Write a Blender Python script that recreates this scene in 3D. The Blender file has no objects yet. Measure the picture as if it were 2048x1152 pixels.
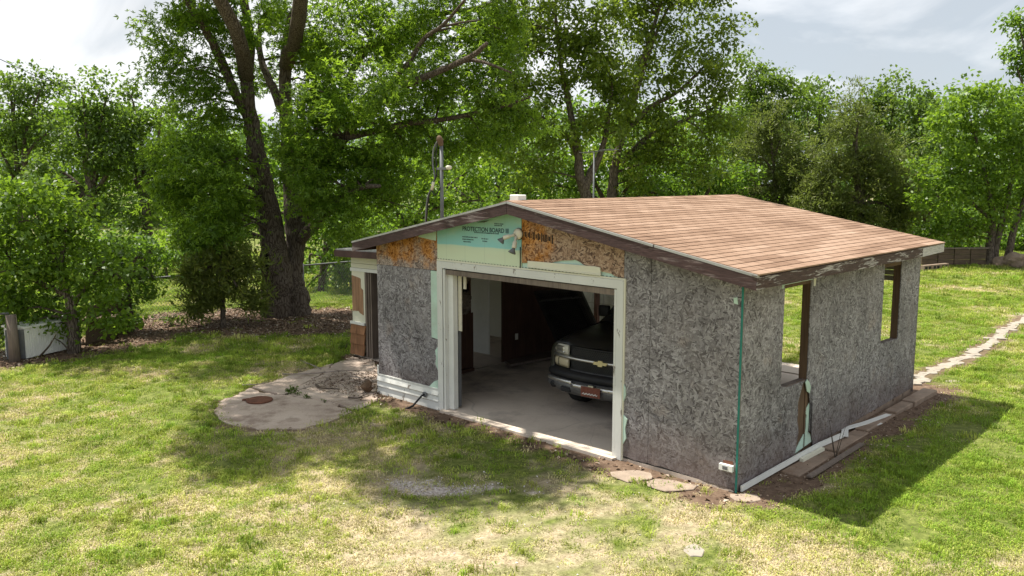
import bpy, bmesh, math, random
import numpy as np
from mathutils import Vector, Matrix, Euler
random.seed(7); RS = np.random.RandomState(11)
SC = bpy.context.scene; COL = SC.collection

# ---------------------------------------------------------------- camera, world, sun, exposure
FPX, PITCH, CAMH = 1673.0, 0.1288, 3.54
cam_d = bpy.data.cameras.new('camera'); cam = bpy.data.objects.new('camera', cam_d); COL.objects.link(cam)
cam.location = (0, 0, CAMH); cam.rotation_euler = (math.pi/2 - PITCH, 0, 0)
cam_d.sensor_width = 36; cam_d.lens = 36*FPX/2048; cam_d.clip_start = .1; cam_d.clip_end = 2000
SC.camera = cam
SUN_TO = Vector((-1.02, .55, 2.53)).normalized()
SUN_EL = math.asin(SUN_TO.z); SUN_AZ = math.atan2(SUN_TO.x, SUN_TO.y)
W = bpy.data.worlds.new('World'); SC.world = W; W.use_nodes = True
wt = W.node_tree; wt.nodes.clear()
def wn(t, **k):
    n = wt.nodes.new(t)
    for a, b in k.items(): setattr(n, a, b)
    return n
wl = wt.links.new
w_out = wn('ShaderNodeOutputWorld'); w_bg = wn('ShaderNodeBackground'); w_bg.inputs['Strength'].default_value = .1
w_sky = wn('ShaderNodeTexSky', sky_type='NISHITA', sun_disc=False, sun_elevation=SUN_EL, sun_rotation=SUN_AZ)
w_tc = wn('ShaderNodeTexCoord'); w_sep = wn('ShaderNodeSeparateXYZ'); wl(w_tc.outputs['Generated'], w_sep.inputs[0])
w_add = wn('ShaderNodeMath', operation='ADD'); w_add.inputs[1].default_value = .42
w_abs = wn('ShaderNodeMath', operation='MAXIMUM'); w_abs.inputs[1].default_value = 0.0
wl(w_sep.outputs[2], w_abs.inputs[0]); wl(w_abs.outputs[0], w_add.inputs[0])
w_dx = wn('ShaderNodeMath', operation='DIVIDE'); w_dy = wn('ShaderNodeMath', operation='DIVIDE')
wl(w_sep.outputs[0], w_dx.inputs[0]); wl(w_add.outputs[0], w_dx.inputs[1]); wl(w_sep.outputs[1], w_dy.inputs[0]); wl(w_add.outputs[0], w_dy.inputs[1])
w_cb = wn('ShaderNodeCombineXYZ'); wl(w_dx.outputs[0], w_cb.inputs[0]); wl(w_dy.outputs[0], w_cb.inputs[1]); w_cb.inputs[2].default_value = 3.7
w_n1 = wn('ShaderNodeTexNoise'); w_n1.inputs['Scale'].default_value = .75; w_n1.inputs['Detail'].default_value = 7; w_n1.inputs['Roughness'].default_value = .52; w_n1.inputs['Distortion'].default_value = .35
wl(w_cb.outputs[0], w_n1.inputs['Vector'])
w_r1 = wn('ShaderNodeValToRGB'); w_r1.color_ramp.elements[0].position = .34; w_r1.color_ramp.elements[1].position = .56
w_r1.color_ramp.elements[0].color = (.7, .7, .7, 1)
wl(w_n1.outputs[0], w_r1.inputs[0])
w_n2 = wn('ShaderNodeTexNoise'); w_n2.inputs['Scale'].default_value = 1.7; w_n2.inputs['Detail'].default_value = 7; w_n2.inputs['Distortion'].default_value = .5
w_mp = wn('ShaderNodeMapping'); w_mp.inputs['Location'].default_value = (5.3, 2.1, 8); wl(w_cb.outputs[0], w_mp.inputs[0]); wl(w_mp.outputs[0], w_n2.inputs['Vector'])
w_r2 = wn('ShaderNodeValToRGB'); e = w_r2.color_ramp.elements
e[0].position = .45; e[0].color = (3.5, 3.8, 4.1, 1); e[1].position = .55; e[1].color = (6.0, 6.05, 6.12, 1)
wl(w_n2.outputs[0], w_r2.inputs[0])
w_mx = wn('ShaderNodeMix', data_type='RGBA'); wl(w_r1.outputs[0], w_mx.inputs[0]); wl(w_sky.outputs[0], w_mx.inputs[6]); wl(w_r2.outputs[0], w_mx.inputs[7])
wl(w_mx.outputs[2], w_bg.inputs[0]); wl(w_bg.outputs[0], w_out.inputs[0])
sun_d = bpy.data.lights.new('sun', 'SUN'); sun_d.energy = 5; sun_d.angle = math.radians(.6); sun_d.color = (1, .95, .86)
sun = bpy.data.objects.new('sun', sun_d); COL.objects.link(sun); sun.location = SUN_TO*60
sun.rotation_euler = SUN_TO.to_track_quat('Z', 'Y').to_euler()
vs = SC.view_settings; vs.view_transform = 'Standard'; vs.look = 'None'; vs.exposure = .84; vs.gamma = 1; vs.use_curve_mapping = False
SC.cycles.max_bounces = 8; SC.cycles.diffuse_bounces = 3; SC.cycles.transparent_max_bounces = 8; SC.cycles.use_denoising = True

# ---------------------------------------------------------------- measuring helpers
_c, _s = math.cos(PITCH), math.sin(PITCH)
GX, GY, GTH = 2.5616, 9.1944, .7558           # garage: front corner and heading
ct, st_ = math.cos(GTH), math.sin(GTH)
def ray(x, y):
    u = (x-1024)/FPX; v = -(y-576)/FPX
    return np.array([u, _c+v*_s, -_s+v*_c])
def gnd(x, y, z=0.0):
    r = ray(x, y); t = (z-CAMH)/r[2]; return Vector((r[0]*t, r[1]*t, z))
def aty(x, y, Y):
    r = ray(x, y); t = Y/r[1]; return Vector((r[0]*t, Y, CAMH+r[2]*t))
def tob(P):                                    # world -> garage (u along the front, v to the back, z)
    dx, dy = P[0]-GX, P[1]-GY
    return np.array([-dx*ct+dy*st_, dx*st_+dy*ct, P[2]])
def bw(u, v, z=0.0):                           # garage -> world
    return Vector((GX+v*st_-u*ct, GY+v*ct+u*st_, z))
def hit(x, y, axis, val):
    o = tob((0, 0, CAMH)); r = ray(x, y); rb = tob((GX+r[0], GY+r[1], r[2]))
    return o+rb*((val-o[axis])/rb[axis])

# ---------------------------------------------------------------- mesh helpers
class MB:
    def __init__(s): s.v = []; s.f = []
    def add(s, vs, fs):
        o = len(s.v); s.v += [tuple(map(float, p)) for p in vs]; s.f += [tuple(i+o for i in f) for f in fs]; return s
    def box(s, x0, x1, y0, y1, z0, z1):
        return s.add([(x0,y0,z0),(x1,y0,z0),(x1,y1,z0),(x0,y1,z0),(x0,y0,z1),(x1,y0,z1),(x1,y1,z1),(x0,y1,z1)],
                     [(0,3,2,1),(4,5,6,7),(0,1,5,4),(1,2,6,5),(2,3,7,6),(3,0,4,7)])
    def prism(s, poly, d):                      # poly: 3-D points, d: extrusion vector
        n = len(poly); d = Vector(d); a = [Vector(p) for p in poly]; b = [p+d for p in a]
        return s.add(a+b, [tuple(range(n-1,-1,-1)), tuple(range(n,2*n))]+[(i,(i+1)%n,n+(i+1)%n,n+i) for i in range(n)])
    def beam(s, p, q, w, h, up=(0,0,1)):
        p, q = Vector(p), Vector(q); d = (q-p).normalized(); x = d.cross(Vector(up))
        x = Vector((1,0,0)) if x.length < 1e-4 else x.normalized(); y = x.cross(d)
        c = [(-1,-1),(1,-1),(1,1),(-1,1)]
        return s.add([p+x*a*w/2+y*b*h/2 for a,b in c]+[q+x*a*w/2+y*b*h/2 for a,b in c],
                     [(0,1,2,3),(7,6,5,4),(0,4,5,1),(1,5,6,2),(2,6,7,3),(3,7,4,0)])
    def tube(s, path, rad, n=8, caps=True, jit=0.0):
        path = [Vector(p) for p in path]; m = len(path)
        if not hasattr(rad, '__len__'): rad = [rad]*m
        ref = Vector((.13,.97,.2)); vs = []; px = None
        for i, p in enumerate(path):
            d = (path[min(i+1,m-1)]-path[max(i-1,0)]).normalized()
            x = d.cross(ref) if px is None else (px-d*px.dot(d))
            if x.length < 1e-3: x = d.orthogonal()
            x.normalize(); px = x; y = d.cross(x)
            for k in range(n):
                a = 2*math.pi*k/n; r = rad[i]*(1+jit*(random.random()-.5)); vs.append(p+x*math.cos(a)*r+y*math.sin(a)*r)
        fs = [(i*n+k, i*n+(k+1)%n, (i+1)*n+(k+1)%n, (i+1)*n+k) for i in range(m-1) for k in range(n)]
        if caps: fs += [tuple(range(n-1,-1,-1)), tuple((m-1)*n+k for k in range(n))]
        return s.add(vs, fs)
    def lathe(s, prof, axis_o=(0,0,0), axis=(0,0,1), n=16):
        d = Vector(axis).normalized(); x = d.orthogonal().normalized(); y = d.cross(x); o = Vector(axis_o)
        vs = [o+d*h+(x*math.cos(2*math.pi*k/n)+y*math.sin(2*math.pi*k/n))*r for r, h in prof for k in range(n)]
        m = len(prof)
        return s.add(vs, [(i*n+k, i*n+(k+1)%n, (i+1)*n+(k+1)%n, (i+1)*n+k) for i in range(m-1) for k in range(n)])
    def mesh(s, name, mat=None, smooth=False):
        me = bpy.data.meshes.new(name); me.from_pydata(s.v, [], s.f); me.update()
        if mat: me.materials.append(mat)
        if smooth: me.polygons.foreach_set('use_smooth', [True]*len(me.polygons))
        return me
    def build(s, name, mat, parent=None, smooth=False, bevel=0, loc=None):
        me = s.mesh(name, mat, smooth)
        bm = bmesh.new(); bm.from_mesh(me); bmesh.ops.recalc_face_normals(bm, faces=bm.faces)
        if bevel: bmesh.ops.bevel(bm, geom=list(bm.edges), offset=bevel, segments=2 if smooth else 1, affect='EDGES', profile=.6)
        bm.to_mesh(me); bm.free()
        if smooth: me.polygons.foreach_set('use_smooth', [True]*len(me.polygons))
        return link(name, me, parent, loc)
def link(name, me, parent=None, loc=None):
    o = bpy.data.objects.new(name, me); COL.objects.link(o)
    if parent is not None: o.parent = parent
    if loc is not None: o.location = loc
    return o
def tag(o, label=None, cat=None, group=None, kind=None):
    if label: o['label'] = label
    if cat: o['category'] = cat
    if group: o['group'] = group
    if kind: o['kind'] = kind
    return o
def thing(name, label, cat, loc=(0,0,0), rz=0, group=None):
    o = bpy.data.objects.new(name, None); COL.objects.link(o); o.location = loc; o.rotation_euler = (0,0,rz); o.empty_display_size = .2
    return tag(o, label, cat, group)
def npmesh(name, V, Fidx, mat, smooth=False, tint=None):
    me = bpy.data.meshes.new(name); V = np.asarray(V, np.float32); Fidx = np.asarray(Fidx, np.int32); k = Fidx.shape[1]
    me.vertices.add(len(V)); me.vertices.foreach_set('co', V.ravel())
    me.loops.add(Fidx.size); me.loops.foreach_set('vertex_index', Fidx.ravel())
    me.polygons.add(len(Fidx)); me.polygons.foreach_set('loop_start', np.arange(0, Fidx.size, k, dtype=np.int32))
    try: me.polygons.foreach_set('loop_total', np.full(len(Fidx), k, np.int32))
    except Exception: pass
    if smooth: me.polygons.foreach_set('use_smooth', np.ones(len(Fidx), bool))
    if tint is not None:
        a = me.attributes.new('tint', 'FLOAT', 'FACE'); a.data.foreach_set('value', np.asarray(tint, np.float32))
    me.update(calc_edges=True); me.validate()
    if mat: me.materials.append(mat)
    return me
# value noise in numpy, for cover maps and shapes
_perm = RS.randint(0, 1 << 16, 4096)
def vnoise(x, y, seed=0):
    xi = np.floor(x).astype(int); yi = np.floor(y).astype(int); xf = x-xi; yf = y-yi
    xf = xf*xf*(3-2*xf); yf = yf*yf*(3-2*yf)
    def h(a, b): return _perm[(a*73+b*1511+seed*977+_perm[(b+seed) & 4095]) & 4095]/65536.0
    return (h(xi,yi)*(1-xf)+h(xi+1,yi)*xf)*(1-yf)+(h(xi,yi+1)*(1-xf)+h(xi+1,yi+1)*xf)*yf
def fbm(x, y, sc, oct=4, seed=0):
    t = 0; a = .5; tot = 0
    for i in range(oct): t = t+a*vnoise(x*sc+i*17.3, y*sc-i*9.1, seed+i); tot += a; a *= .5; sc *= 2.1
    return t/tot
def sstep(a, b, x):
    t = np.clip((x-a)/(b-a), 0, 1); return t*t*(3-2*t)
def polydist(x, y, poly):                      # signed distance, negative inside
    x = np.asarray(x, float); y = np.asarray(y, float); d = np.full(x.shape, 1e9); ins = np.zeros(x.shape, bool); n = len(poly)
    for i in range(n):
        ax, ay = poly[i][0], poly[i][1]; bx, by = poly[(i+1)%n][0], poly[(i+1)%n][1]
        ex, ey = bx-ax, by-ay; t = np.clip(((x-ax)*ex+(y-ay)*ey)/(ex*ex+ey*ey+1e-9), 0, 1)
        d = np.minimum(d, np.hypot(x-ax-t*ex, y-ay-t*ey))
        c = ((ay > y) != (by > y)) & (x < (bx-ax)*(y-ay)/((by-ay) if abs(by-ay) > 1e-9 else 1e-9)+ax); ins ^= c
    return np.where(ins, -d, d)
def linedist(x, y, pts):
    d = np.full(np.shape(x), 1e9)
    for (ax, ay), (bx, by) in zip(pts[:-1], pts[1:]):
        ex, ey = bx-ax, by-ay; t = np.clip(((x-ax)*ex+(y-ay)*ey)/(ex*ex+ey*ey+1e-9), 0, 1)
        d = np.minimum(d, np.hypot(x-ax-t*ex, y-ay-t*ey))
    return d

# ---------------------------------------------------------------- material helpers
class NT:
    def __init__(s, name):
        s.m = bpy.data.materials.new(name); s.m.use_nodes = True; s.t = s.m.node_tree; s.t.nodes.clear()
        s.out = s.t.nodes.new('ShaderNodeOutputMaterial'); s.tc = None
    def n(s, t, **k):
        x = s.t.nodes.new(t)
        for a, b in k.items(): setattr(x, a, b)
        return x
    def put(s, sock, v):
        if v is None: return
        if hasattr(v, 'is_linked') or isinstance(v, bpy.types.NodeSocket): s.t.links.new(v, sock)
        elif isinstance(v, (tuple, list)) and sock.type == 'RGBA' and len(v) == 3: sock.default_value = (*v, 1)
        else: sock.default_value = v
    def co(s, kind='Object'):
        if not s.tc: s.tc = s.n('ShaderNodeTexCoord')
        return s.tc.outputs[kind]
    def map(s, vec=None, scale=(1,1,1), rot=(0,0,0), loc=(0,0,0)):
        x = s.n('ShaderNodeMapping'); s.put(x.inputs[0], vec or s.co()); x.inputs['Scale'].default_value = scale; x.inputs['Rotation'].default_value = rot; x.inputs['Location'].default_value = loc
        return x.outputs[0]
    def noise(s, scale, detail=4, vec=None, rough=.55, dist=0):
        x = s.n('ShaderNodeTexNoise'); s.put(x.inputs['Vector'], vec or s.co()); x.inputs['Scale'].default_value = scale; x.inputs['Detail'].default_value = detail; x.inputs['Roughness'].default_value = rough; x.inputs['Distortion'].default_value = dist
        return x.outputs[0]
    def vor(s, scale, vec=None, feature='F1', dims='3D'):
        x = s.n('ShaderNodeTexVoronoi', feature=feature, voronoi_dimensions=dims); s.put(x.inputs['Vector'], vec or s.co()); x.inputs['Scale'].default_value = scale
        return x
    def ramp(s, fac, stops):
        x = s.n('ShaderNodeValToRGB'); s.put(x.inputs[0], fac); els = x.color_ramp.elements
        while len(els) < len(stops): els.new(.5)
        for e, (p, c) in zip(els, stops):
            e.position = p; e.color = (c, c, c, 1) if not isinstance(c, (tuple, list)) else (*c[:3], 1)
        return x.outputs[0]
    def mix(s, fac, a, b, mode='MIX'):
        x = s.n('ShaderNodeMix', data_type='RGBA', blend_type=mode); s.put(x.inputs[0], fac); s.put(x.inputs[6], a); s.put(x.inputs[7], b); return x.outputs[2]
    def math(s, op, a, b=None, c=None):
        x = s.n('ShaderNodeMath', operation=op); s.put(x.inputs[0], a)
        if b is not None: s.put(x.inputs[1], b)
        if c is not None: s.put(x.inputs[2], c)
        return x.outputs[0]
    def sep(s, v):
        x = s.n('ShaderNodeSeparateXYZ'); s.put(x.inputs[0], v); return x.outputs
    def comb(s, a, b, c=0.0):
        x = s.n('ShaderNodeCombineXYZ'); s.put(x.inputs[0], a); s.put(x.inputs[1], b); s.put(x.inputs[2], c); return x.outputs[0]
    def attr(s, name, kind='GEOMETRY'):
        x = s.n('ShaderNodeAttribute', attribute_name=name, attribute_type=kind); return x.outputs
    def rnd(s): return s.n('ShaderNodeObjectInfo').outputs['Random']
    def bump(s, h, strength=.4, dist=.01):
        x = s.n('ShaderNodeBump'); s.put(x.inputs['Height'], h); x.inputs['Strength'].default_value = strength; x.inputs['Distance'].default_value = dist; return x.outputs[0]
    def bsdf(s, col, rough=.8, metal=0, bump=None, spec=.3, **k):
        p = s.n('ShaderNodeBsdfPrincipled'); s.put(p.inputs['Base Color'], col); s.put(p.inputs['Roughness'], rough); s.put(p.inputs['Metallic'], metal); s.put(p.inputs['Specular IOR Level'], spec)
        if bump is not None: s.put(p.inputs['Normal'], bump)
        for a, b in k.items(): s.put(p.inputs[a], b)
        return p.outputs[0]
    def done(s, sh): s.put(s.out.inputs['Surface'], sh); return s.m
def vary(name, c, rough=.8, amt=.25, scale=6, metal=0, bstr=.25, spec=.3, dirt=None, dirt_amt=.4, bd=.004):
    t = NT(name); n1 = t.noise(scale, 5); n2 = t.noise(scale*9, 3)
    f = t.math('ADD', t.math('MULTIPLY', n1, .7), t.math('MULTIPLY', n2, .3))
    lo = tuple(x*(1-amt) for x in c); hi = tuple(min(1, x*(1+amt)) for x in c)
    col = t.ramp(f, [(.3, lo), (.7, hi)])
    if dirt:
        d = t.ramp(t.noise(scale*.6, 6, rough=.65), [(.48, 0.0), (.68, dirt_amt)]); col = t.mix(d, col, dirt)
    return t.done(t.bsdf(col, rough, metal, t.bump(f, bstr, bd), spec))
M = {}
def osb(name, kind):
    t = NT(name); xyz = t.sep(t.co()); p2 = t.comb(t.math('ADD', xyz[0], t.math('MULTIPLY', xyz[1], .97)), xyz[2])
    wob = t.n('ShaderNodeTexNoise'); t.put(wob.inputs['Vector'], p2); wob.inputs['Scale'].default_value = 14; wob.inputs['Detail'].default_value = 2
    p2 = t.mix(.022, p2, wob.outputs['Color'], 'ADD')
    best = val = None
    for k, (a, lx, ly) in enumerate([(.25, 11, 48), (-.5, 13, 54), (.95, 12, 48), (-1.2, 15, 60), (1.65, 16, 54), (.05, 18, 66)]):
        v = t.vor(1, t.map(p2, scale=(1,1,1), rot=(0,0,a), loc=(k*3.1, k*1.7, 0)), dims='2D')
        t.put(v.inputs['Vector'], t.map(t.map(p2, rot=(0,0,a), loc=(k*3.1, k*1.7, 0)), scale=(lx, ly, 1)))
        c = t.sep(v.outputs['Color'])
        if best is None: best, val = c[0], c[1]
        else:
            g = t.math('GREATER_THAN', c[0], best); best = t.math('MAXIMUM', best, c[0])
            val = t.math('ADD', t.math('MULTIPLY', val, t.math('SUBTRACT', 1.0, g)), t.math('MULTIPLY', c[1], g))
    fib = t.noise(90, 3, p2); big = t.noise(1.6, 5, p2, .6)
    v2 = t.math('ADD', t.math('MULTIPLY', val, .62), t.math('ADD', t.math('MULTIPLY', fib, .22), t.math('MULTIPLY', big, .24)))
    grey = t.ramp(v2, [(.22, (.08,.071,.073)), (.40, (.19,.176,.18)), (.6, (.27,.254,.26)), (.88, (.43,.412,.418))])
    warm = t.ramp(v2, [(.26, (.10,.055,.03)), (.42, (.27,.15,.07)), (.6, (.40,.24,.12)), (.86, (.55,.37,.22))])
    orange = t.ramp(v2, [(.26, (.15,.05,.012)), (.42, (.34,.135,.03)), (.6, (.46,.205,.055)), (.86, (.58,.30,.11))])
    z = xyz[2]
    if kind == 'grey':
        m = t.math('ADD', t.math('MULTIPLY', big, .5), t.math('MULTIPLY', z, -.36))
        m = t.ramp(m, [(.0, 0.0), (.24, .9)]); col = t.mix(m, grey, t.mix(.7, grey, (.085,.045,.028)))
        top = t.ramp(t.math('ADD', z, t.math('MULTIPLY', t.noise(3, 4, p2), .5)), [(2.55/3, 0.0), (2.75/3, .0)])
        run = t.ramp(t.noise(1, 5, t.map(p2, scale=(7, .7, 1)), .6), [(.48, 0.0), (.72, .55)]); col = t.mix(run, col, t.mix(.5, col, (.07,.06,.055)))
        dk = t.ramp(t.noise(.9, 5, t.map(p2, loc=(2.2,5.1,0)), .6), [(.40, .5), (.60, 0.0)]); col = t.mix(dk, col, t.mix(.55, col, (.06,.054,.052)))
        lt_ = t.ramp(t.noise(1.3, 5, t.map(p2, loc=(8.2,1.1,0)), .65), [(.5, 0.0), (.68, .5)]); col = t.mix(lt_, col, t.mix(.5, col, (.36,.32,.31)))
        patch = t.ramp(t.noise(2.2, 4, p2), [(.60, 0.0), (.8, .25)]); col = t.mix(patch, col, warm)
    elif kind == 'orange':
        w = t.ramp(t.math('ADD', t.math('MULTIPLY', t.noise(2.4, 5, p2, .65), 1.0), t.math('MULTIPLY', t.math('SUBTRACT', 2.5, z), .55)), [(.46, 0.0), (.66, 1.0)])
        col = t.mix(w, orange, t.mix(.35, grey, warm))
    elif kind == 'mixed':
        sx = t.math('MULTIPLY', t.math('ADD', xyz[0], 3.0), .42)
        w = t.ramp(t.math('ADD', t.noise(2.6, 5, p2, .65), sx), [(.42, 0.0), (.62, .85)]); col = t.mix(w, orange, t.mix(.55, grey, warm))
    h = t.math('ADD', t.math('MULTIPLY', best, .6), t.math('MULTIPLY', fib, .4))
    return t.done(t.bsdf(col, .88, 0, t.bump(h, .55, .006), .2))
for k in ('grey', 'orange', 'mixed'): M['osb_'+k] = osb('osb_'+k, k)
def peel(name, lo, hi, along, paint=(.075,.042,.036), wood=(.40,.36,.34)):
    t = NT(name); sc = [9, 9, 26]; sc[along] = 2.6
    n = t.noise(1, 6, t.map(scale=tuple(sc)), .68, .6); fine = t.noise(1, 4, t.map(scale=tuple(x*4 for x in sc)))
    big = t.noise(.8, 3)
    f = t.math('ADD', t.math('MULTIPLY', n, .75), t.math('MULTIPLY', big, .35))
    m = t.ramp(f, [(lo, 0.0), (hi, 1.0)])
    pc = t.ramp(fine, [(.3, tuple(x*.65 for x in paint)), (.7, tuple(x*1.5 for x in paint))]); wc = t.ramp(fine, [(.3, tuple(x*.55 for x in wood)), (.65, wood)])
    return t.done(t.bsdf(t.mix(m, pc, wc), .75, 0, t.bump(t.math('SUBTRACT', fine, t.math('MULTIPLY', m, .7)), .5, .003)))
M['peel_x'] = peel('peeling_brown_paint_rake', .60, .72, 0, (.055,.032,.030), (.27,.22,.21)); M['peel_y'] = peel('peeling_brown_paint_eave', .57, .62, 1, (.06,.036,.03), (.46,.43,.40))
M['peel_white'] = peel('peeling_white_paint', .40, .5, 1, (.08,.06,.05), (.52,.50,.47))
M['brown_trim'] = vary('dark_brown_paint', (.075,.042,.036), .7, .3)
def white_paint(name, c, lo=.63, hi=.68, under=(.22,.19,.16)):
    t = NT(name); n = t.noise(5, 6, t.map(scale=(1.3,1.3,.6)), .7); m = t.ramp(n, [(lo, 0.0), (hi, 1.0)])
    st = t.ramp(t.noise(1.5, 5), [(.3, tuple(x*.86 for x in c)), (.7, c)])
    return t.done(t.bsdf(t.mix(m, st, under), .6, 0, t.bump(t.math('MULTIPLY', m, -1.0), .5, .003)))
M['white'] = white_paint('chipped_white_paint', (.68,.68,.64), .60, .64); M['cream'] = white_paint('cream_vinyl', (.72,.70,.56), .7, .74)
M['white_clean'] = vary('white_vinyl', (.72,.72,.68), .5, .06); M['mint'] = vary('mint_foam', (.50,.66,.56), .85, .12, 4, dirt=(.4,.42,.34))
t = NT('teal_foam_board'); xyz = t.sep(t.co()); z = t.math('ADD', xyz[2], t.math('MULTIPLY', t.noise(2.2, 3), .035))
f = t.ramp(t.math('MULTIPLY', t.math('SUBTRACT', z, 2.2), 1.0), [(.33, (.60,.68,.49)), (.385, (.56,.67,.50)), (.40, (.28,.58,.57)), (.52, (.30,.59,.56)), (.8, (.33,.56,.47))])
sp = t.ramp(t.vor(11).outputs['Distance'], [(.035, 1.0), (.05, 0.0)]); sp = t.math('MULTIPLY', sp, t.ramp(t.noise(2.2, 2), [(.5, 0.0), (.55, .8)]))
f = t.mix(t.ramp(t.noise(3.3, 5, t.map(scale=(1,1,2.4))), [(.5, 0.0), (.8, .3)]), f, (.62,.62,.48))
gr = t.math('LESS_THAN', t.math('FRACT', t.math('MULTIPLY', xyz[0], 2.46)), .012)
f = t.mix(t.math('MULTIPLY', gr, .35), f, (.2,.25,.22))
M['teal'] = t.done(t.bsdf(t.mix(sp, f, (.05,.06,.05)), .85, 0, t.bump(t.noise(40, 2), .1, .002)))
M['teal_edge'] = vary('green_foam_edge', (.025,.18,.145), .7, .3)
t = NT('concrete_floor'); n1 = t.noise(1.1, 6, rough=.62); n2 = t.noise(30, 4)
c = t.ramp(t.math('ADD', t.math('MULTIPLY', n1, .75), t.math('MULTIPLY', n2, .25)), [(.3, (.44,.365,.295)), (.5, (.60,.51,.42)), (.72, (.68,.59,.49))])
stn = t.ramp(t.noise(.75, 5, t.map(loc=(4,2,0)), .6), [(.52, 0.0), (.66, .7)]); c = t.mix(stn, c, (.13,.105,.09))
cr = t.vor(.55, t.map(t.mix(.35, t.co(), t.n('ShaderNodeTexNoise').outputs['Color'], 'ADD')), 'DISTANCE_TO_EDGE'); crm = t.ramp(cr.outputs['Distance'], [(.0004, .25), (.001, 0.0)])
M['concrete'] = t.done(t.bsdf(t.mix(crm, c, (.08,.07,.06)), .85, 0, t.bump(n2, .25, .004)))
t = NT('patio_concrete'); n1 = t.noise(1.3, 7, rough=.66); n2 = t.noise(45, 4)
c = t.ramp(t.math('ADD', t.math('MULTIPLY', n1, .7), t.math('MULTIPLY', n2, .3)), [(.3, (.32,.245,.195)), (.5, (.50,.40,.325)), (.72, (.62,.515,.43))])
c = t.mix(t.ramp(t.noise(2.1, 6, t.map(loc=(7,1,3)), .7), [(.50, 0.0), (.64, .7)]), c, (.20,.135,.10))
M['patio'] = t.done(t.bsdf(c, .9, 0, t.bump(t.math('ADD', n1, n2), .35, .006)))
M['curb'] = vary('old_curb_concrete', (.26,.195,.145), .9, .3, 5, bstr=.5, dirt=(.18,.11,.07), dirt_amt=.6)
M['stone'] = vary('pale_limestone', (.32,.285,.235), .9, .25, 9, bstr=.5, dirt=(.3,.24,.17), dirt_amt=.5)
M['wood_grey'] = None
def wood(name, c, along=2, amt=.45):
    t = NT(name); sc = [26, 26, 26]; sc[along] = 1.6
    n = t.noise(1, 6, t.map(scale=tuple(sc)), .6, .8); big = t.noise(2.2, 4)
    f = t.math('ADD', t.math('MULTIPLY', n, .65), t.math('MULTIPLY', big, .35))
    return t.done(t.bsdf(t.ramp(f, [(.3, tuple(x*(1-amt) for x in c)), (.7, tuple(x*(1+amt) for x in c))]), .85, 0, t.bump(n, .35, .003)))
M['wood_grey'] = wood('weathered_stud', (.17,.135,.11)); M['wood_brown'] = wood('brown_lumber', (.12,.075,.045)); M['ply'] = wood('brown_plywood', (.30,.175,.10)); M['cedar'] = wood('cedar_shake', (.25,.125,.062))
M['panel'] = wood('dark_wall_panelling', (.075,.040,.028)); M['rafter'] = wood('rafter_lumber', (.15,.11,.08), 0)
M['old_board'] = wood('old_fence_board', (.105,.075,.05), 0)
# roof shingle: colour differs a little from shingle to shingle
t = NT('asphalt_shingle'); r = t.rnd(); g = t.noise(220, 2); b = t.noise(.9, 5, t.co('Object'))
geo = t.n('ShaderNodeNewGeometry').outputs['Position']; big = t.noise(.55, 5, geo, .6); st2 = t.noise(1.0, 4, t.map(geo, scale=(1.6,1.6,1.6)))
f = t.math('ADD', t.math('ADD', t.math('MULTIPLY', r, .24), t.math('MULTIPLY', g, .26)), t.math('MULTIPLY', t.math('ADD', big, st2), .32))
c = t.ramp(f, [(.28, (.125,.073,.048)), (.45, (.21,.13,.086)), (.60, (.275,.178,.122)), (.8, (.37,.257,.187))])
M['shingle'] = t.done(t.bsdf(c, .92, 0, t.bump(g, .5, .003), .2))
M['metal_edge'] = vary('drip_edge_metal', (.36,.36,.35), .5, .2, metal=.3); M['dark'] = vary('dark_underlay', (.02,.018,.017), .9, .3)
M['galv'] = vary('galvanised_pipe', (.15,.155,.16), .6, .25, metal=.3); M['rust'] = vary('rusty_iron', (.15,.065,.04), .9, .5, 14, bstr=.6)
M['black'] = vary('black_rubber', (.012,.012,.013), .55, .3); M['ink'] = vary('printed_ink', (.045,.075,.085), .9, .5, 30)
M['plastic_cream'] = vary('aged_cream_plastic', (.62,.58,.47), .45, .15); M['paper'] = vary('torn_paper', (.22,.19,.16), .9, .35, 8, dirt=(.05,.03,.02), dirt_amt=.8)
M['shake_white'] = vary('whitewashed_panel', (.55,.53,.50), .9, .2, 7, bstr=.4, dirt=(.3,.27,.24))

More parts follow.
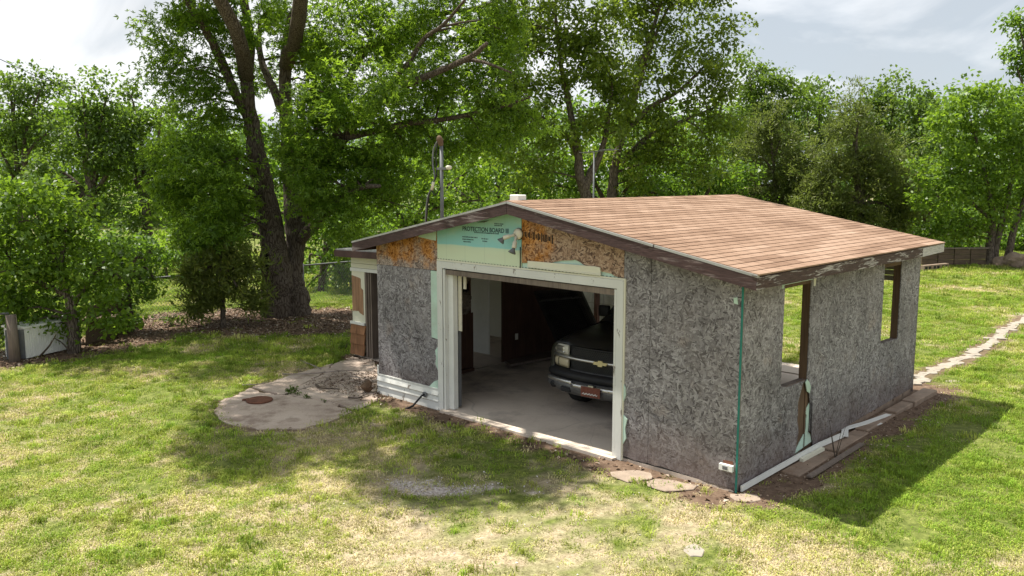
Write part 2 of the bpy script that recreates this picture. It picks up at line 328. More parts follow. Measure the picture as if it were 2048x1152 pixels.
# ---------------------------------------------------------------- ground cover maps
PATIO_PX = [(428,822),(452,846),(515,859),(600,857),(655,845),(706,822),(757,803),(757,745),(748,722),(706,716),(640,734),(565,758),(500,775),(448,797)]
PATIO = [(gnd(*p).x, gnd(*p).y) for p in PATIO_PX]
FOOT = [tuple(bw(*p)[:2]) for p in ((0,0),(6.6,0),(6.6,1.44),(9.3,1.44),(9.3,5.94),(0,5.94))]
FLOORP = [tuple(bw(*p)[:2]) for p in ((.05,-.02),(6.55,-.02),(6.55,1.4),(9.2,1.5),(9.2,5.9),(4.3,5.9),(4.3,6.7),(.2,6.7),(.05,5.9))]
PATHL = [tuple(bw(*p)[:2]) for p in ((.1,6.3),(.36,7.5),(.2,10),(.35,12.5),(.45,14.5),(.55,16.5),(.0,18.5))]
def cover(x, y):
    """bare soil, green-ness, gravel and litter, all 0..1, at ground points"""
    n1 = fbm(x, y, .45, 4, 3); n2 = fbm(x, y, 1.7, 4, 21); n3 = fbm(x, y, 5.0, 3, 40)
    u = -(x-GX)*ct+(y-GY)*st_; v = (x-GX)*st_+(y-GY)*ct
    wob = (n2-.5)*.5+(n3-.5)*.25
    side = sstep(.75, .45, -u+wob*.8)*sstep(-.5, -.15, v)*sstep(7.6, 6.6, v)*(u < .2)           # strip under the eave
    front = sstep(.75, .35, -v+wob*1.1)*sstep(-.3, .05, u)*sstep(7.2, 6.4, u)*(v < .2)
    shed = sstep(.5, .1, polydist(x, y, FOOT)+wob)*(u > 6)
    pat = sstep(.30, -.1, polydist(x, y, PATIO)+wob*1.3)
    mx, my = -6.1, 21.0
    mapl = sstep(3.6, 2.2, np.hypot((x-mx)*.75, (y-my)*1.3)+wob*1.6)
    fen = sstep(1.6, .7, linedist(x, y, [(-13,13.6),(-9.6,16.9),(-8.4,19.5),(-5.9,21.5)])+wob*1.4)
    pth = sstep(.42, .2, linedist(x, y, PATHL)+wob*.4)
    far = sstep(1.2, .3, np.abs(y-35.8-(x-18)*.06)+wob)*(x > 14)*.8
    bare = np.clip(np.maximum.reduce([side, front*.9, shed, pat*.7, mapl, fen, pth*.7, far]), 0, 1)
    gx, gy = .05, 8.7                                                                              # thin gravelly driveway
    drv = sstep(2.6, .6, np.hypot((x-gx)*.85, (y-gy)*.9)+(n2-.5)*2.2)
    gp1 = sstep(.62, .1, np.hypot((x+.72)*.75, (y-9.25)*1.1)+(n2-.5)*1.6+(n3-.5)*1.1)*.75
    worn = np.clip(sstep(.53, .67, n2*.6+n1*.42+drv*.25+(n3-.5)*.24), 0, 1)
    global SOIL; SOIL = np.clip(np.maximum(bare, gp1*.5), 0, 1)
    bare = np.clip(np.maximum(bare, np.maximum(worn*.78, gp1*.95)), 0, 1)
    lush = .42+1.4*(n1-.45)+1.1*(n2-.5)+1.0*(n3-.5)
    lush = lush+.55*sstep(-.4, -1.2, u)*sstep(-3.4, -2.2, u)*sstep(-.6, .6, v)*sstep(8.5, 6, v)      # thick grass on the shaded side
    lush = lush+.38*sstep(14.2, 17, y)*(x < 0)-.22*drv+.2*sstep(5, 9, x)*sstep(10, 15, y)-.16*sstep(1.5, 3, x)*sstep(13, 10, y)
    return bare, np.clip(lush, 0, 1), gp1, np.clip(mapl+fen*.7+shed*.6+pat*.12*(polydist(x, y, PATIO) > 0)+front*.35, 0, 1)
def axis(lo, hi, step, far, k=1.35):
    a = list(np.arange(lo, hi+1e-6, step)); s = step; p = lo; q = hi; L = []; R = []
    while p > -far: s *= k; p -= s; q += s; L.append(p); R.append(q)
    return np.array(L[::-1]+a+R)
ax = axis(-14, 22, .16, 600); ay = axis(5, 40, .16, 600)
X, Y = np.meshgrid(ax, ay); bare, lush, grav, lit = cover(X, Y); soil_m = SOIL
Z = (fbm(X, Y, .9, 3, 5)-.5)*.05+(fbm(X, Y, 4, 2, 9)-.5)*.02-.012
near_s = sstep(-.5, -.2, np.minimum(polydist(X, Y, FLOORP), polydist(X, Y, PATIO)))
Z = Z*near_s-.03*(1-near_s)+.012*(near_s*(1-near_s))*0
Z = Z*sstep(60, 30, np.hypot(X, Y-18))
nx, ny = len(ax), len(ay); I = (np.arange(ny-1)[:,None]*nx+np.arange(nx-1)[None]).ravel()
t = NT('lawn_soil'); A = t.attr; n1 = t.noise(11, 5); n2 = t.noise(42, 5, rough=.75); n3 = t.noise(2.2, 5)
soil = t.ramp(t.math('ADD', t.math('MULTIPLY', n1, .6), t.math('MULTIPLY', n2, .4)), [(.3, (.075,.047,.032)), (.55, (.155,.105,.072)), (.75, (.26,.19,.14))])
straw = t.ramp(t.math('ADD', t.math('MULTIPLY', n1, .35), t.math('MULTIPLY', n2, .65)), [(.32, (.13,.092,.06)), (.5, (.36,.285,.19)), (.68, (.60,.51,.385))])
green = t.ramp(t.math('ADD', t.math('MULTIPLY', n1, .5), t.math('MULTIPLY', n2, .5)), [(.32, (.04,.055,.012)), (.52, (.13,.155,.035)), (.7, (.26,.28,.08))])
grv = t.ramp(t.vor(38).outputs['Color'], [(.1, (.24,.20,.18)), (.5, (.46,.40,.37)), (.9, (.68,.62,.58))])
lf = t.math('ADD', A('lush')[2], t.math('MULTIPLY', t.math('SUBTRACT', n3, .5), .5))
c = t.mix(t.ramp(lf, [(.2, .12), (.75, 1.0)]), straw, green)
c = t.mix(t.ramp(t.math('ADD', A('bare')[2], t.math('MULTIPLY', t.math('SUBTRACT', n2, .5), .8)), [(.35, 0.0), (.75, 1.0)]), c, soil)
c = t.mix(t.ramp(t.math('ADD', A('gravel')[2], t.math('MULTIPLY', t.math('SUBTRACT', n2, .5), .6)), [(.3, 0.0), (.7, .85)]), c, grv)
M['soil'] = t.done(t.bsdf(c, .95, 0, t.bump(t.math('ADD', n2, n1), .6, .012), .15))
me = npmesh('ground', np.stack([X, Y, Z], -1).reshape(-1, 3), np.stack([I, I+1, I+nx+1, I+nx], 1), M['soil'], True)
for nm, arr in (('bare', soil_m), ('lush', lush), ('gravel', grav)):
    a = me.attributes.new(nm, 'FLOAT', 'POINT'); a.data.foreach_set('value', arr.ravel().astype(np.float32))
tag(link('ground', me), 'wide lawn of mown patchy grass and bare soil', kind='structure')

# ---------------------------------------------------------------- grass tufts
t = NT('grass_blade'); tin = t.attr('tint', 'INSTANCER')[2]; r = t.rnd()
c = t.ramp(t.math('ADD', tin, t.math('MULTIPLY', t.math('SUBTRACT', r, .5), .35)), [(.05, (.64,.54,.33)), (.25, (.53,.50,.19)), (.48, (.41,.46,.09)), (.8, (.29,.40,.045)), (1, (.19,.32,.028))])
c = t.mix(1.0, c, t.ramp(t.math('FRACT', t.math('MULTIPLY', r, 7.31)), [(0.0, (.5,.5,.48)), (.5, (.95,.95,.95)), (1.0, (1.45,1.45,1.45))]), 'MULTIPLY'); bl = t.bsdf(c, .6, 0, None, .25); tr = t.n('ShaderNodeBsdfTranslucent'); t.put(tr.inputs[0], t.mix(.35, c, (.45,.5,.05), 'MIX'))
ms = t.n('ShaderNodeMixShader'); ms.inputs[0].default_value = .3; t.put(ms.inputs[1], bl); t.put(ms.inputs[2], tr.outputs[0]); M['grass'] = t.done(ms.outputs[0])
tufts = bpy.data.collections.new('grass_tufts')
def tuft(name, n, hmin, hmax, spread, lean, w):
    b = MB()
    for i in range(n):
        a = random.uniform(0, 6.28); r = spread*math.sqrt(random.random()); p = Vector((math.cos(a)*r, math.sin(a)*r, -.01))
        d = random.uniform(0, 6.28); le = random.uniform(.2, 1)*lean; h = random.uniform(hmin, hmax); f = Vector((math.cos(d), math.sin(d), 0)); sx = Vector((-f.y, f.x, 0))*w*random.uniform(.7, 1.3)
        m = p+f*h*le*.4+Vector((0,0,h*.62)); e = p+f*h*le*1.1+Vector((0,0,h*max(.25, 1-.5*le)))
        b.add([p-sx, p+sx, m+sx*.8, m-sx*.8, e], [(0,1,2,3), (3,2,4)])
    o = bpy.data.objects.new(name, b.mesh(name, M['grass'])); tufts.objects.link(o)
for i in range(4): tuft('grass_tuft', 30, .02, .055, .09, .9, .0034)
for i in range(2): tuft('grass_tuft', 30, .04, .085, .075, .8, .0036)
for i in range(2): tuft('grass_tuft', 26, .008, .03, .10, 2.6, .0034)
def scatter(n, fn):
    P = fn(n); b, l, g, li = cover(P[:,0], P[:,1])
    ok = (polydist(P[:,0], P[:,1], FLOORP) > .02) & (polydist(P[:,0], P[:,1], PATIO)+.3*(fbm(P[:,0], P[:,1], 2.5, 2, 8)-.5) > -.05)
    keep = ok & (RS.rand(len(P)) > np.clip(b*1.12-.06, 0, .985)) & (linedist(P[:,0], P[:,1], PATHL) > .2)
    return P[keep], b[keep], l[keep]
def frustum(n, y0, y1):
    y = np.sqrt(RS.rand(n)*(y1*y1-y0*y0)+y0*y0); x = (RS.rand(n)-.5)*2*(y*.66+3.2); return np.stack([x, y], 1)
parts = []
for n, y0, y1, s in ((36000, 4.6, 11, 1.05), (30000, 11, 17, 1.25), (33000, 17, 27, 1.6), (28000, 27, 42, 2.3)):
    P, b, l = scatter(n, lambda k: frustum(k, y0, y1)); parts.append((P, b, l, np.full(len(P), s)))
P = np.concatenate([p[0] for p in parts]); bb = np.concatenate([p[1] for p in parts]); ll = np.concatenate([p[2] for p in parts]); ss = np.concatenate([p[3] for p in parts])
n = len(P); tint = np.clip(ll+RS.randn(n)*.22-.18*bb+.10, 0, 1); clump = fbm(P[:,0], P[:,1], 3.2, 3, 60)
kind = np.where(RS.rand(n) < .40-.30*tint, RS.randint(6, 8, n), np.where((clump > .56) & (tint > .35) & (RS.rand(n) < .45), RS.randint(4, 6, n), RS.randint(0, 4, n)))
tint = np.where(kind >= 6, tint*.4, tint)
z = (fbm(P[:,0], P[:,1], .9, 3, 5)-.5)*.05+(fbm(P[:,0], P[:,1], 4, 2, 9)-.5)*.02-.012
gm = bpy.data.meshes.new('grass'); gm.vertices.add(n); gm.vertices.foreach_set('co', np.stack([P[:,0], P[:,1], z], 1).astype(np.float32).ravel())
for nm, ty, arr in (('tint', 'FLOAT', tint.astype(np.float32)), ('size', 'FLOAT', (ss*RS.uniform(.6, 1.35, n)).astype(np.float32)), ('turn', 'FLOAT', RS.uniform(0, 6.28, n).astype(np.float32)), ('kind_id', 'INT', kind.astype(np.int32))):
    a = gm.attributes.new(nm, ty, 'POINT'); a.data.foreach_set('value', arr)
go = link('grass', gm); tag(go, 'short patchy lawn grass, green and straw coloured', 'grass', kind='stuff')
ng = bpy.data.node_groups.new('grass_scatter', 'GeometryNodeTree'); ng.interface.new_socket('Geometry', in_out='INPUT', socket_type='NodeSocketGeometry'); ng.interface.new_socket('Geometry', in_out='OUTPUT', socket_type='NodeSocketGeometry')
N = ng.nodes.new; L = ng.links.new
gi, gout = N('NodeGroupInput'), N('NodeGroupOutput'); ip = N('GeometryNodeInstanceOnPoints'); ci = N('GeometryNodeCollectionInfo')
ci.inputs['Collection'].default_value = tufts; ci.inputs['Separate Children'].default_value = True; ci.inputs['Reset Children'].default_value = True
def na(nm, ty):
    x = N('GeometryNodeInputNamedAttribute'); x.data_type = ty; x.inputs['Name'].default_value = nm; return x.outputs['Attribute']
L(gi.outputs[0], ip.inputs['Points']); L(ci.outputs[0], ip.inputs['Instance']); ip.inputs['Pick Instance'].default_value = True
L(na('kind_id', 'INT'), ip.inputs['Instance Index']); cx = N('ShaderNodeCombineXYZ'); L(na('turn', 'FLOAT'), cx.inputs[2])
er = N('FunctionNodeEulerToRotation'); L(cx.outputs[0], er.inputs[0]); L(er.outputs[0], ip.inputs['Rotation']); L(na('size', 'FLOAT'), ip.inputs['Scale']); L(ip.outputs[0], gout.inputs[0])
md = go.modifiers.new('scatter', 'NODES'); md.node_group = ng

# ---------------------------------------------------------------- garage
GW, GL, RU, RZ, EZ, EO, FO, BO = 6.59, 5.94, 3.37, 3.234, 2.527, .269, .243, .10
G = thing('garage', 'small weathered garage with grey strand-board walls, open door and reddish shingle roof', 'garage', (GX, GY, 0), -GTH)
def q(u, v, z): return Vector((-u, v, z))
def zr(u):                                      # top of the roof deck over a point of the plan
    return EZ+(u+EO)*(RZ-EZ)/(RU+EO) if u <= RU else RZ-(u-RU)*(RZ-EZ)/(GW+EO-RU)
def wt_(u): return zr(u)-.075
def front(name, poly, mat, parent=None, off=0.0, th=.012, **k):   # sheet on the front wall; poly in (u, z)
    return MB().prism([q(u, -off, z) for u, z in poly], (0, th, 0)).build(name, mat, parent or G, **k)
def side(name, poly, mat, parent=None, off=0.0, th=.012, **k):    # sheet on the side wall; poly in (v, z)
    return MB().prism([q(-off, v, z) for v, z in poly], (-th, 0, 0)).build(name, mat, parent or G, **k)
def jag(pts, amp, n=6):
    out = []
    for a, b in zip(pts[:-1], pts[1:]):
        for i in range(n):
            f = i/n; out.append((a[0]+(b[0]-a[0])*f+(random.random()-.5)*amp*(i > 0), a[1]+(b[1]-a[1])*f+(random.random()-.5)*amp*(i > 0)))
    return out+[pts[-1]]
slab = MB().prism([q(0.03,0.0,-.25), q(GW-.03,0,-.25), q(GW-.03,GL,-.25), q(.03,GL,-.25)], (0,0,.275)).build('floor_slab', M['concrete'], G)
MB().prism([q(1.68,-.10,-.25), q(4.96,-.10,-.25), q(4.98,-.004,-.25), q(1.66,-.004,-.25)], (0,0,.272)).build('threshold', M['concrete'], G)
MB().prism([q(.25,GL+.004,-.25), q(4.3,GL+.004,-.25), q(4.25,6.66,-.25), q(.3,6.72,-.25)], (0,0,.29)).build('back_step', M['concrete'], G)
# front sheets
front('wall_sheet', [(5.08,.30),(6.575,.30),(6.575,2.16),(5.24,2.16),(5.24,1.11),(5.08,1.09)], M['osb_grey'])
front('wall_sheet', [(5.08,2.165),(6.58,2.165),(6.58,wt_(6.58)),(5.085,wt_(5.085))], M['osb_orange'])
front('foam_board', [(5.08,2.31),(5.08,wt_(5.08)),(4.4,wt_(4.4)),(RU+.02,wt_(RU+.02)),(3.345,wt_(3.345)),(3.345,2.31)], M['teal'], th=.014)
front('wall_sheet', [(3.335,2.40)]+jag([(3.335,2.42),(2.9,2.40),(2.72,2.46),(2.42,2.50)], .03, 4)[1:]+[(2.42,wt_(2.42)),(3.335,wt_(3.335))], M['osb_mixed'])
front('wall_sheet', jag([(2.415,2.51),(2.2,2.44),(1.9,2.38),(1.615,2.32)], .03, 4)+[(1.615,wt_(1.615)),(2.415,wt_(2.415))], M['osb_mixed'])
front('foam_board', [(1.6,2.27),(3.34,2.27),(3.34,2.52),(2.3,2.64),(1.6,2.46)], M['mint'], off=-.016, th=.02)
front('wall_sheet', jag([(1.21,.05),(1.4,.035),(1.585,.055)], .02, 3)+[(1.6,.3),(1.61,wt_(1.61)),(1.216,wt_(1.216))], M['osb_grey'])
front('wall_sheet', jag([(.012,-.005),(.35,.0),(.7,.035),(1.205,.05)], .025, 5)+[(1.208,wt_(1.208)),(.012,wt_(.012))], M['osb_grey'])
# torn foam strips, corner strip
front('foam_board', [(5.085,1.10),(5.235,1.115),(5.235,2.155),(5.085,2.155)], M['mint'], off=.002)
front('foam_scrap', [(5.08,.3),(5.30,.32),(5.18,.42),(5.09,.46)], M['mint'], off=.015, th=.01)
front('foam_scrap', [(5.085,.62),(5.14,.72),(5.115,.80),(5.14,.92),(5.085,.98)], M['mint'], off=.015, th=.01)
front('foam_scrap', [(5.10,2.62),(5.5,2.66),(5.45,2.78),(5.085,2.79)], M['mint'], off=.014, th=.01)
front('foam_scrap', [(1.585,.2),(1.53,.3),(1.55,.42),(1.52,.55),(1.585,.6)], M['mint'], off=.014, th=.02)
front('foam_scrap', [(1.585,.75),(1.545,.86),(1.555,.95),(1.585,1.0)], M['mint'], off=.014, th=.02)
front('gable_scrap', [(3.95,2.965),(4.05,2.935),(4.2,2.925)], M['brown_trim'], off=.02, th=.012)
MB().prism([q(-.014,-.012,-.02), q(.008,-.012,-.02), q(.008,.0,-.02), q(-.014,.0,-.02)], (0,0,2.45)).build('corner_strip', M['teal_edge'], G)
side('corner_strip', [(.0,.02),(.014,.02),(.014,2.36),(.0,2.40)], M['wood_grey'], off=.014, th=.012)
front('foam_scrap', [(.05,2.16),(.10,2.17),(.105,2.23),(.06,2.24)], M['mint'], off=.014, th=.01)
# siding at the foot of the front wall
for z0, z1, o in ((-.02,.11,.02), (.112,.205,.022), (.207,.30,.024)):
    MB().prism([q(5.07,-.014,z1), q(5.07,-o-.012,z0+.01), q(5.07,-o-.006,z0), q(5.07,-.012,z0)], (-1.53,0,0)).build('siding_board', M['white'], G)
front('siding_cap', [(5.07,.302),(6.60,.302),(6.60,.325),(5.07,.325)], M['white'], off=.02, th=.018)
front('siding_end', [(6.56,.30),(6.60,.30),(6.60,.47),(6.57,.46)], M['white'], off=.02, th=.014)
front('foundation', [(5.07,-.22),(6.58,-.22),(6.58,-.03),(5.07,-.03)], M['curb'], off=-.005, th=.15)
# door casing, jambs, header, strips
front('door_casing', jag([(5.07,.0),(4.955,.0)], .015, 4)+[(4.955,2.315),(5.07,2.315)], M['white'], off=.024, th=.03)
front('door_casing', jag([(1.70,.0),(1.60,-.01)], .02, 4)+[(1.60,2.30),(1.70,2.30)], M['white'], off=.024, th=.03)
front('door_header', [(1.70,2.19),(4.955,2.215),(4.955,2.315),(1.70,2.30)], M['white'], off=.022, th=.03)
MB().prism([q(4.935,-.02,.02), q(4.935,.15,.02), q(4.90,.15,.02), q(4.90,-.02,.02)], (0,0,2.18)).build('door_jamb', M['white'], G)
MB().prism([q(4.898,.05,.03), q(4.898,.15,.03), q(4.80,.15,.03), q(4.80,.06,.03)], (0,0,2.15)).build('door_stop', M['white_clean'], G)
MB().prism([q(1.705,-.02,.02), q(1.705,.15,.02), q(1.74,.15,.02), q(1.74,-.02,.02)], (0,0,2.16)).build('door_jamb', M['white'], G)
MB().prism([q(1.745,.0,2.10), q(1.745,.15,2.10), q(1.745,.15,2.175), q(1.745,.0,2.175)], (-3.15,0,.02)).build('head_jamb', M['wood_grey'], G)
front('nail_strip', [(1.58,2.30),(5.09,2.32),(5.09,2.345),(1.58,2.325)], M['cream'], off=.006, th=.02)
front('nail_strip', [(1.58,.0),(1.597,.0),(1.597,2.33),(1.575,2.32)], M['cream'], off=.018, th=.02)
for i in range(58):
    u = 1.62+i*.06; front('nail_slot', [(u,2.329+.006*(u-1.6)),(u+.024,2.329+.006*(u-1.6)),(u+.024,2.336+.006*(u-1.6)),(u,2.336+.006*(u-1.6))], M['dark'], off=.0085, th=.002)
front('siding_board', [(1.96,2.345),(3.21,2.355),(3.21,2.44),(2.05,2.445),(1.97,2.435)], M['cream'], off=.02, th=.012)
front('siding_board', [(1.955,2.335),(3.21,2.352),(3.21,2.36),(1.955,2.35)], M['cream'], off=.032, th=.02)
front('lamp_wire', [(3.352,2.33),(3.362,2.33),(3.362,2.62),(3.352,2.62)], M['black'], off=.012, th=.012)
# raised overhead door and its track, under the ceiling
gd = MB().box(-4.78, -1.8, .25, 2.6, 2.12, 2.155).build('raised_door', M['cream'], G)
for k in range(5): MB().box(-4.78, -1.8, .25+k*.58, .29+k*.58, 2.085, 2.118).build('door_rib', M['wood_grey'], gd)
MB().box(-4.86, -4.80, .17, .22, .05, 1.3).build('door_track', M['galv'], G); MB().box(-4.79, -4.72, .155, .17, 1.25, 2.12).build('track_cover', M['plastic_cream'], G); MB().box(-4.70, -4.65, .18, .20, 1.9, 2.11).build('track_bracket', M['plastic_cream'], G)
# side wall sheets, with two window openings
W1, W2 = (1.04, 1.79, 1.0), (4.33, 5.06, 1.08); HEAD = 2.24
st = wt_(0)-.004
side('wall_sheet', [(.016,-.01),(1.22,.02),(1.22,W1[2]),(W1[0],W1[2]+.04),(W1[0],st),(.016,st)], M['osb_grey'])
side('wall_sheet', [(1.224,.02),(1.5,.03)]+jag([(1.5,.03),(1.60,.34),(1.545,.52),(1.55,.74),(1.69,W1[2]-.01)], .03, 3)[1:]+[(1.224,W1[2]-.005)], M['osb_grey'])
side('wall_sheet', [(2.44,.05),(2.44,st),(1.79,st),(1.79,W1[2])]+jag([(1.79,.98),(1.90,.74),(1.95,.5),(1.93,.28),(2.02,.24),(2.06,.04)], .025, 3), M['osb_grey'])
side('wall_sheet', [(2.445,.05),(3.66,.085),(3.66,st),(2.445,st)], M['osb_grey'])
side('wall_sheet', [(3.664,.085),(4.88,.11),(4.88,W2[2]),(W2[0],W2[2]+.02),(W2[0],st),(3.664,st)], M['osb_grey'])
side('wall_sheet', [(4.884,.11),(GL,.135),(GL,st),(W2[1],st),(W2[1],W2[2]-.005),(4.884,W2[2])], M['osb_grey'])
side('wall_sheet', [(W1[0]+.003,HEAD),(1.787,HEAD+.005),(1.787,st),(W1[0]+.003,st)], M['wood_brown'], off=-.01)
side('wall_sheet', [(W2[0]+.003,HEAD),(W2[1]-.003,HEAD),(W2[1]-.003,st),(W2[0]+.003,st)], M['wood_brown'], off=-.01)
side('window_sill', [(W1[0],W1[2]-.02),(W1[1],W1[2]-.035),(W1[1],W1[2]-.005),(W1[0],W1[2]+.01)], M['wood_grey'], off=-.014, th=.10)
side('window_sill', [(W2[0],W2[2]-.02),(W2[1],W2[2]-.035),(W2[1],W2[2]-.008),(W2[0],W2[2]+.005)], M['wood_grey'], off=-.014, th=.10)
for a, b in ((1.02,1.035), (1.792,1.83), (4.30,4.325), (5.062,5.10)):
    MB().box(-.118, -.014, a if a not in (1.02,4.30) else a-.02, b, .06, 2.36).build('window_post', M['wood_brown'], G)
side('foam_scrap', [(1.73,.97),(1.79,.84),(1.87,.80),(1.90,.88),(1.85,.95),(1.78,1.0)], M['mint'], off=.008, th=.01)
side('foam_scrap', jag([(1.52,.06),(2.04,.11),(1.98,.24),(1.92,.26),(1.93,.66),(1.80,.56),(1.86,.5),(1.85,.32),(1.70,.2)], .02, 3), M['mint'], off=-.014, th=.01)
side('inner_board', [(1.45,.05),(2.1,.05),(2.1,1.0),(1.45,1.0)], M['wood_brown'], off=-.026, th=.012)
side('torn_flap', jag([(1.945,.24),(2.02,.26),(1.99,.6),(1.91,.92)], .02, 3), M['osb_grey'], off=.03, th=.01)
side('foam_scrap', [(.95,2.25),(1.0,2.25),(1.03,2.38),(.97,2.38)], M['mint'], off=.006, th=.008)
side('foam_scrap', [(1.02,2.29),(1.80,2.29),(1.80,2.31),(1.02,2.312)], M['mint'], off=.01, th=.01)
side('foam_scrap', [(1.85,2.2),(1.90,2.2),(1.92,2.36),(1.84,2.34)], M['cream'], off=.006, th=.008)
side('orange_patch', jag([(3.6,2.30),(4.32,2.28),(4.32,st),(3.5,st)], .03, 3), M['osb_orange'], off=.003, th=.003)
side('foundation', [(.05,-.2),(GL,-.2),(GL,.125),(2.4,.04),(.05,-.02)], M['curb'], off=-.02, th=.12)
# studs inside the side wall
for v in (.06, .5, .94, 2.3, 2.75, 3.2, 3.66, 4.15, 5.5, 5.86): MB().box(-.105, -.016, v, v+.04, .06, 2.36).build('stud', M['rafter'], G)
# back wall; its opening is widened to let light into the far corner
def back(name, poly, mat, off=0.0, th=.012): return MB().prism([q(u, GL-off, z) for u, z in poly], (0, -th, 0)).build(name, mat, G)
back('wall_sheet', [(.0,.06),(.28,.06),(.28,wt_(.28)),(.0,wt_(0))], M['osb_grey']); back('wall_sheet', [(4.6,.03),(5.9,.03),(5.9,2.3),(6.58,2.3),(6.58,wt_(6.58)),(4.6,wt_(4.6))], M['osb_grey'])
back('wall_sheet', [(.28,2.35),(4.6,2.35),(4.6,wt_(4.6)),(RU,wt_(RU)),(.28,wt_(.28))], M['osb_grey'])
for k in range(5): back('siding_board', [(.285,1.88+k*.092),(4.595,1.88+k*.092),(4.595,1.965+k*.092),(.285,1.965+k*.092)], M['cream'], off=.02-k*.001, th=.014)
for u in (.28, 4.56): MB().box(-u-.04, -u, GL-.12, GL-.014, .055, 2.34).build('back_post', M['wood_brown'], G)
# the far back corner has lost its sheathing: bare posts
for u, v in ((5.88, GL-.10), (6.49, GL-.10), (6.49, 5.22)): MB().box(-u-.09, -u, v, v+.09, .03, 2.42).build('corner_post', M['panel'], G)
MB().box(-6.58, -5.98, GL-.09, GL-.01, 2.2, 2.36).build('corner_plate', M['panel'], G)
# inner wall on the far side: panelling, doorway to the lean-to
def inner(name, poly, mat, off=0.0, th=.012): return MB().prism([q(6.50+off, v, z) for v, z in poly], (-th, 0, 0)).build(name, mat, G)
inner('outer_sheathing', [(0.02,.05),(2.12,.05),(2.12,2.44),(.02,2.44)], M['dark'], off=.06); inner('outer_sheathing', [(2.95,.05),(5.22,.05),(5.22,2.2),(5.9,2.2),(5.9,2.44),(2.95,2.44)], M['dark'], off=.06)
inner('outer_sheathing', [(2.13,2.02),(2.94,2.02),(2.94,2.44),(2.13,2.44)], M['dark'], off=.06)
inner('wall_panelling', [(.2,.06),(2.12,.06),(2.12,1.12),(.2,1.12)], M['panel'])
k = 0
for v in np.arange(2.95, 5.25, .41): inner('wall_panelling', [(v,.1),(min(v+.404,5.26),.1),(min(v+.404,5.26),2.42),(v,2.42)], M['panel'], off=.002*(k%2)); k += 1
for v in (.3, .9, 1.5, 2.07, 2.95): MB().box(-6.545, -6.505, v-.04, v, .06, 2.42).build('stud', M['panel'], G)
def crumple(name, v0, v1, z0, z1, mat, n=12):
    b = MB(); vs_ = []
    for i in range(n+1):
        for j in range(n+1):
            e = 1 if 0 < i < n and 0 < j < n else 0
            vs_.append(q(6.49-(random.random()*.11*e), v0+(v1-v0)*i/n+(random.random()-.5)*.05, z0+(z1-z0)*j/n+(random.random()-.5)*.05))
    b.add(vs_, [(i*(n+1)+j, (i+1)*(n+1)+j, (i+1)*(n+1)+j+1, i*(n+1)+j+1) for i in range(n) for j in range(n)]); return b.build(name, mat, G)
crumple('torn_paper', 1.62, 2.0, 1.12, 1.55, M['paper']); crumple('torn_paper', 1.78, 1.98, 1.68, 2.1, M['paper'])
inner('baseboard', [(2.95,.055),(5.2,.055),(5.2,.1),(2.95,.1)], M['panel'], off=-.012)
idoor = MB().prism([q(6.53,2.55,.26), q(7.22,2.55,.26), q(7.22,2.585,.26), q(6.53,2.585,.26)], (0,0,1.50)).build('inner_door', M['white_clean'], G)
MB().prism([q(6.53,2.55,1.78), q(7.22,2.55,1.78), q(7.22,2.585,1.78), q(6.53,2.585,1.78)], (0,0,.4)).build('upper_panel', M['plastic_cream'], idoor)
op = hit(1033, 673, 0, 6.49); MB().box(-6.495, -6.478, op[1]-.035, op[1]+.035, op[2]-.06, op[2]+.06).build('wall_outlet', M['white_clean'], G)
# ceiling, rafters
for i, v in enumerate(np.arange(.4, 5.9, .61)):
    for a, b in ((0.02, RU-.02), (RU+.02, GW-.02)): MB().beam(q(a, v, zr(a)-.115), q(b, v, zr(b)-.115), .04, .13).build('rafter', M['rafter'], G)
# outlet on the front wall, hose bib
bx = MB().box(-.20, -.03, -.05, -.003, .23, .30).build('outlet_box', M['white_clean'], G); MB().box(-.15, -.09, -.058, -.0505, .245, .285).build('outlet_face', M['galv'], bx); front('rust_patch', [(.04,.305),(.17,.30),(.175,.335),(.05,.345)], M['rust'], off=.003, th=.006)
MB().tube([q(5.36,-.02,.19), q(5.37,-.10,.18), q(5.45,-.22,.02), q(5.52,-.33,-.03)], .016, 8).build('drain_pipe', M['black'], G, True); MB().lathe([(0,0),(.045,.0),(.045,.015),(.02,.02)], q(5.36,-.045,.19), (0,-1,0), 12).build('pipe_flange', M['galv'], G)

# ---------------------------------------------------------------- roof
roof = MB()
v0, v1 = -FO, GL+BO
for a, b in ((-EO, RU), (RU, GW+EO)):
    roof.prism([q(a, v0, zr(a)-.03), q(b, v0, zr(b)-.03), q(b, v1, zr(b)-.03), q(a, v1, zr(a)-.03)], (0, 0, .028))
roof = roof.build('roof', M['rafter'], G)
def rake(name, a, b, v, mat, h=.155, th=.022, top=.012):
    return MB().prism([q(a, v, zr(a)-h), q(b, v, zr(b)-h), q(b, v, zr(b)-top), q(a, v, zr(a)-top)], (0, -th, 0)).build(name, mat, roof)
rake('rake_board', -EO-.022, RU-.003, -FO-.002, M['peel_x']); rake('rake_board', RU+.003, GW+EO+.02, -FO-.002, M['peel_x'])
rake('rake_board', -EO, RU-.003, GL+BO+.026, M['brown_trim']); rake('rake_board', RU+.003, GW+EO, GL+BO+.026, M['brown_trim'])
def drip(a, b, v, dv): MB().prism([q(a, v, zr(a)-.012), q(b, v, zr(b)-.012), q(b, v, zr(b)+.016), q(a, v, zr(a)+.016)], (0, dv, 0)).build('drip_edge', M['metal_edge'], roof)
drip(-EO-.03, 1.0, -FO-.026, .05); drip(1.02, RU-.004, -FO-.030, .05); drip(RU+.004, GW+EO+.03, -FO-.028, .05)
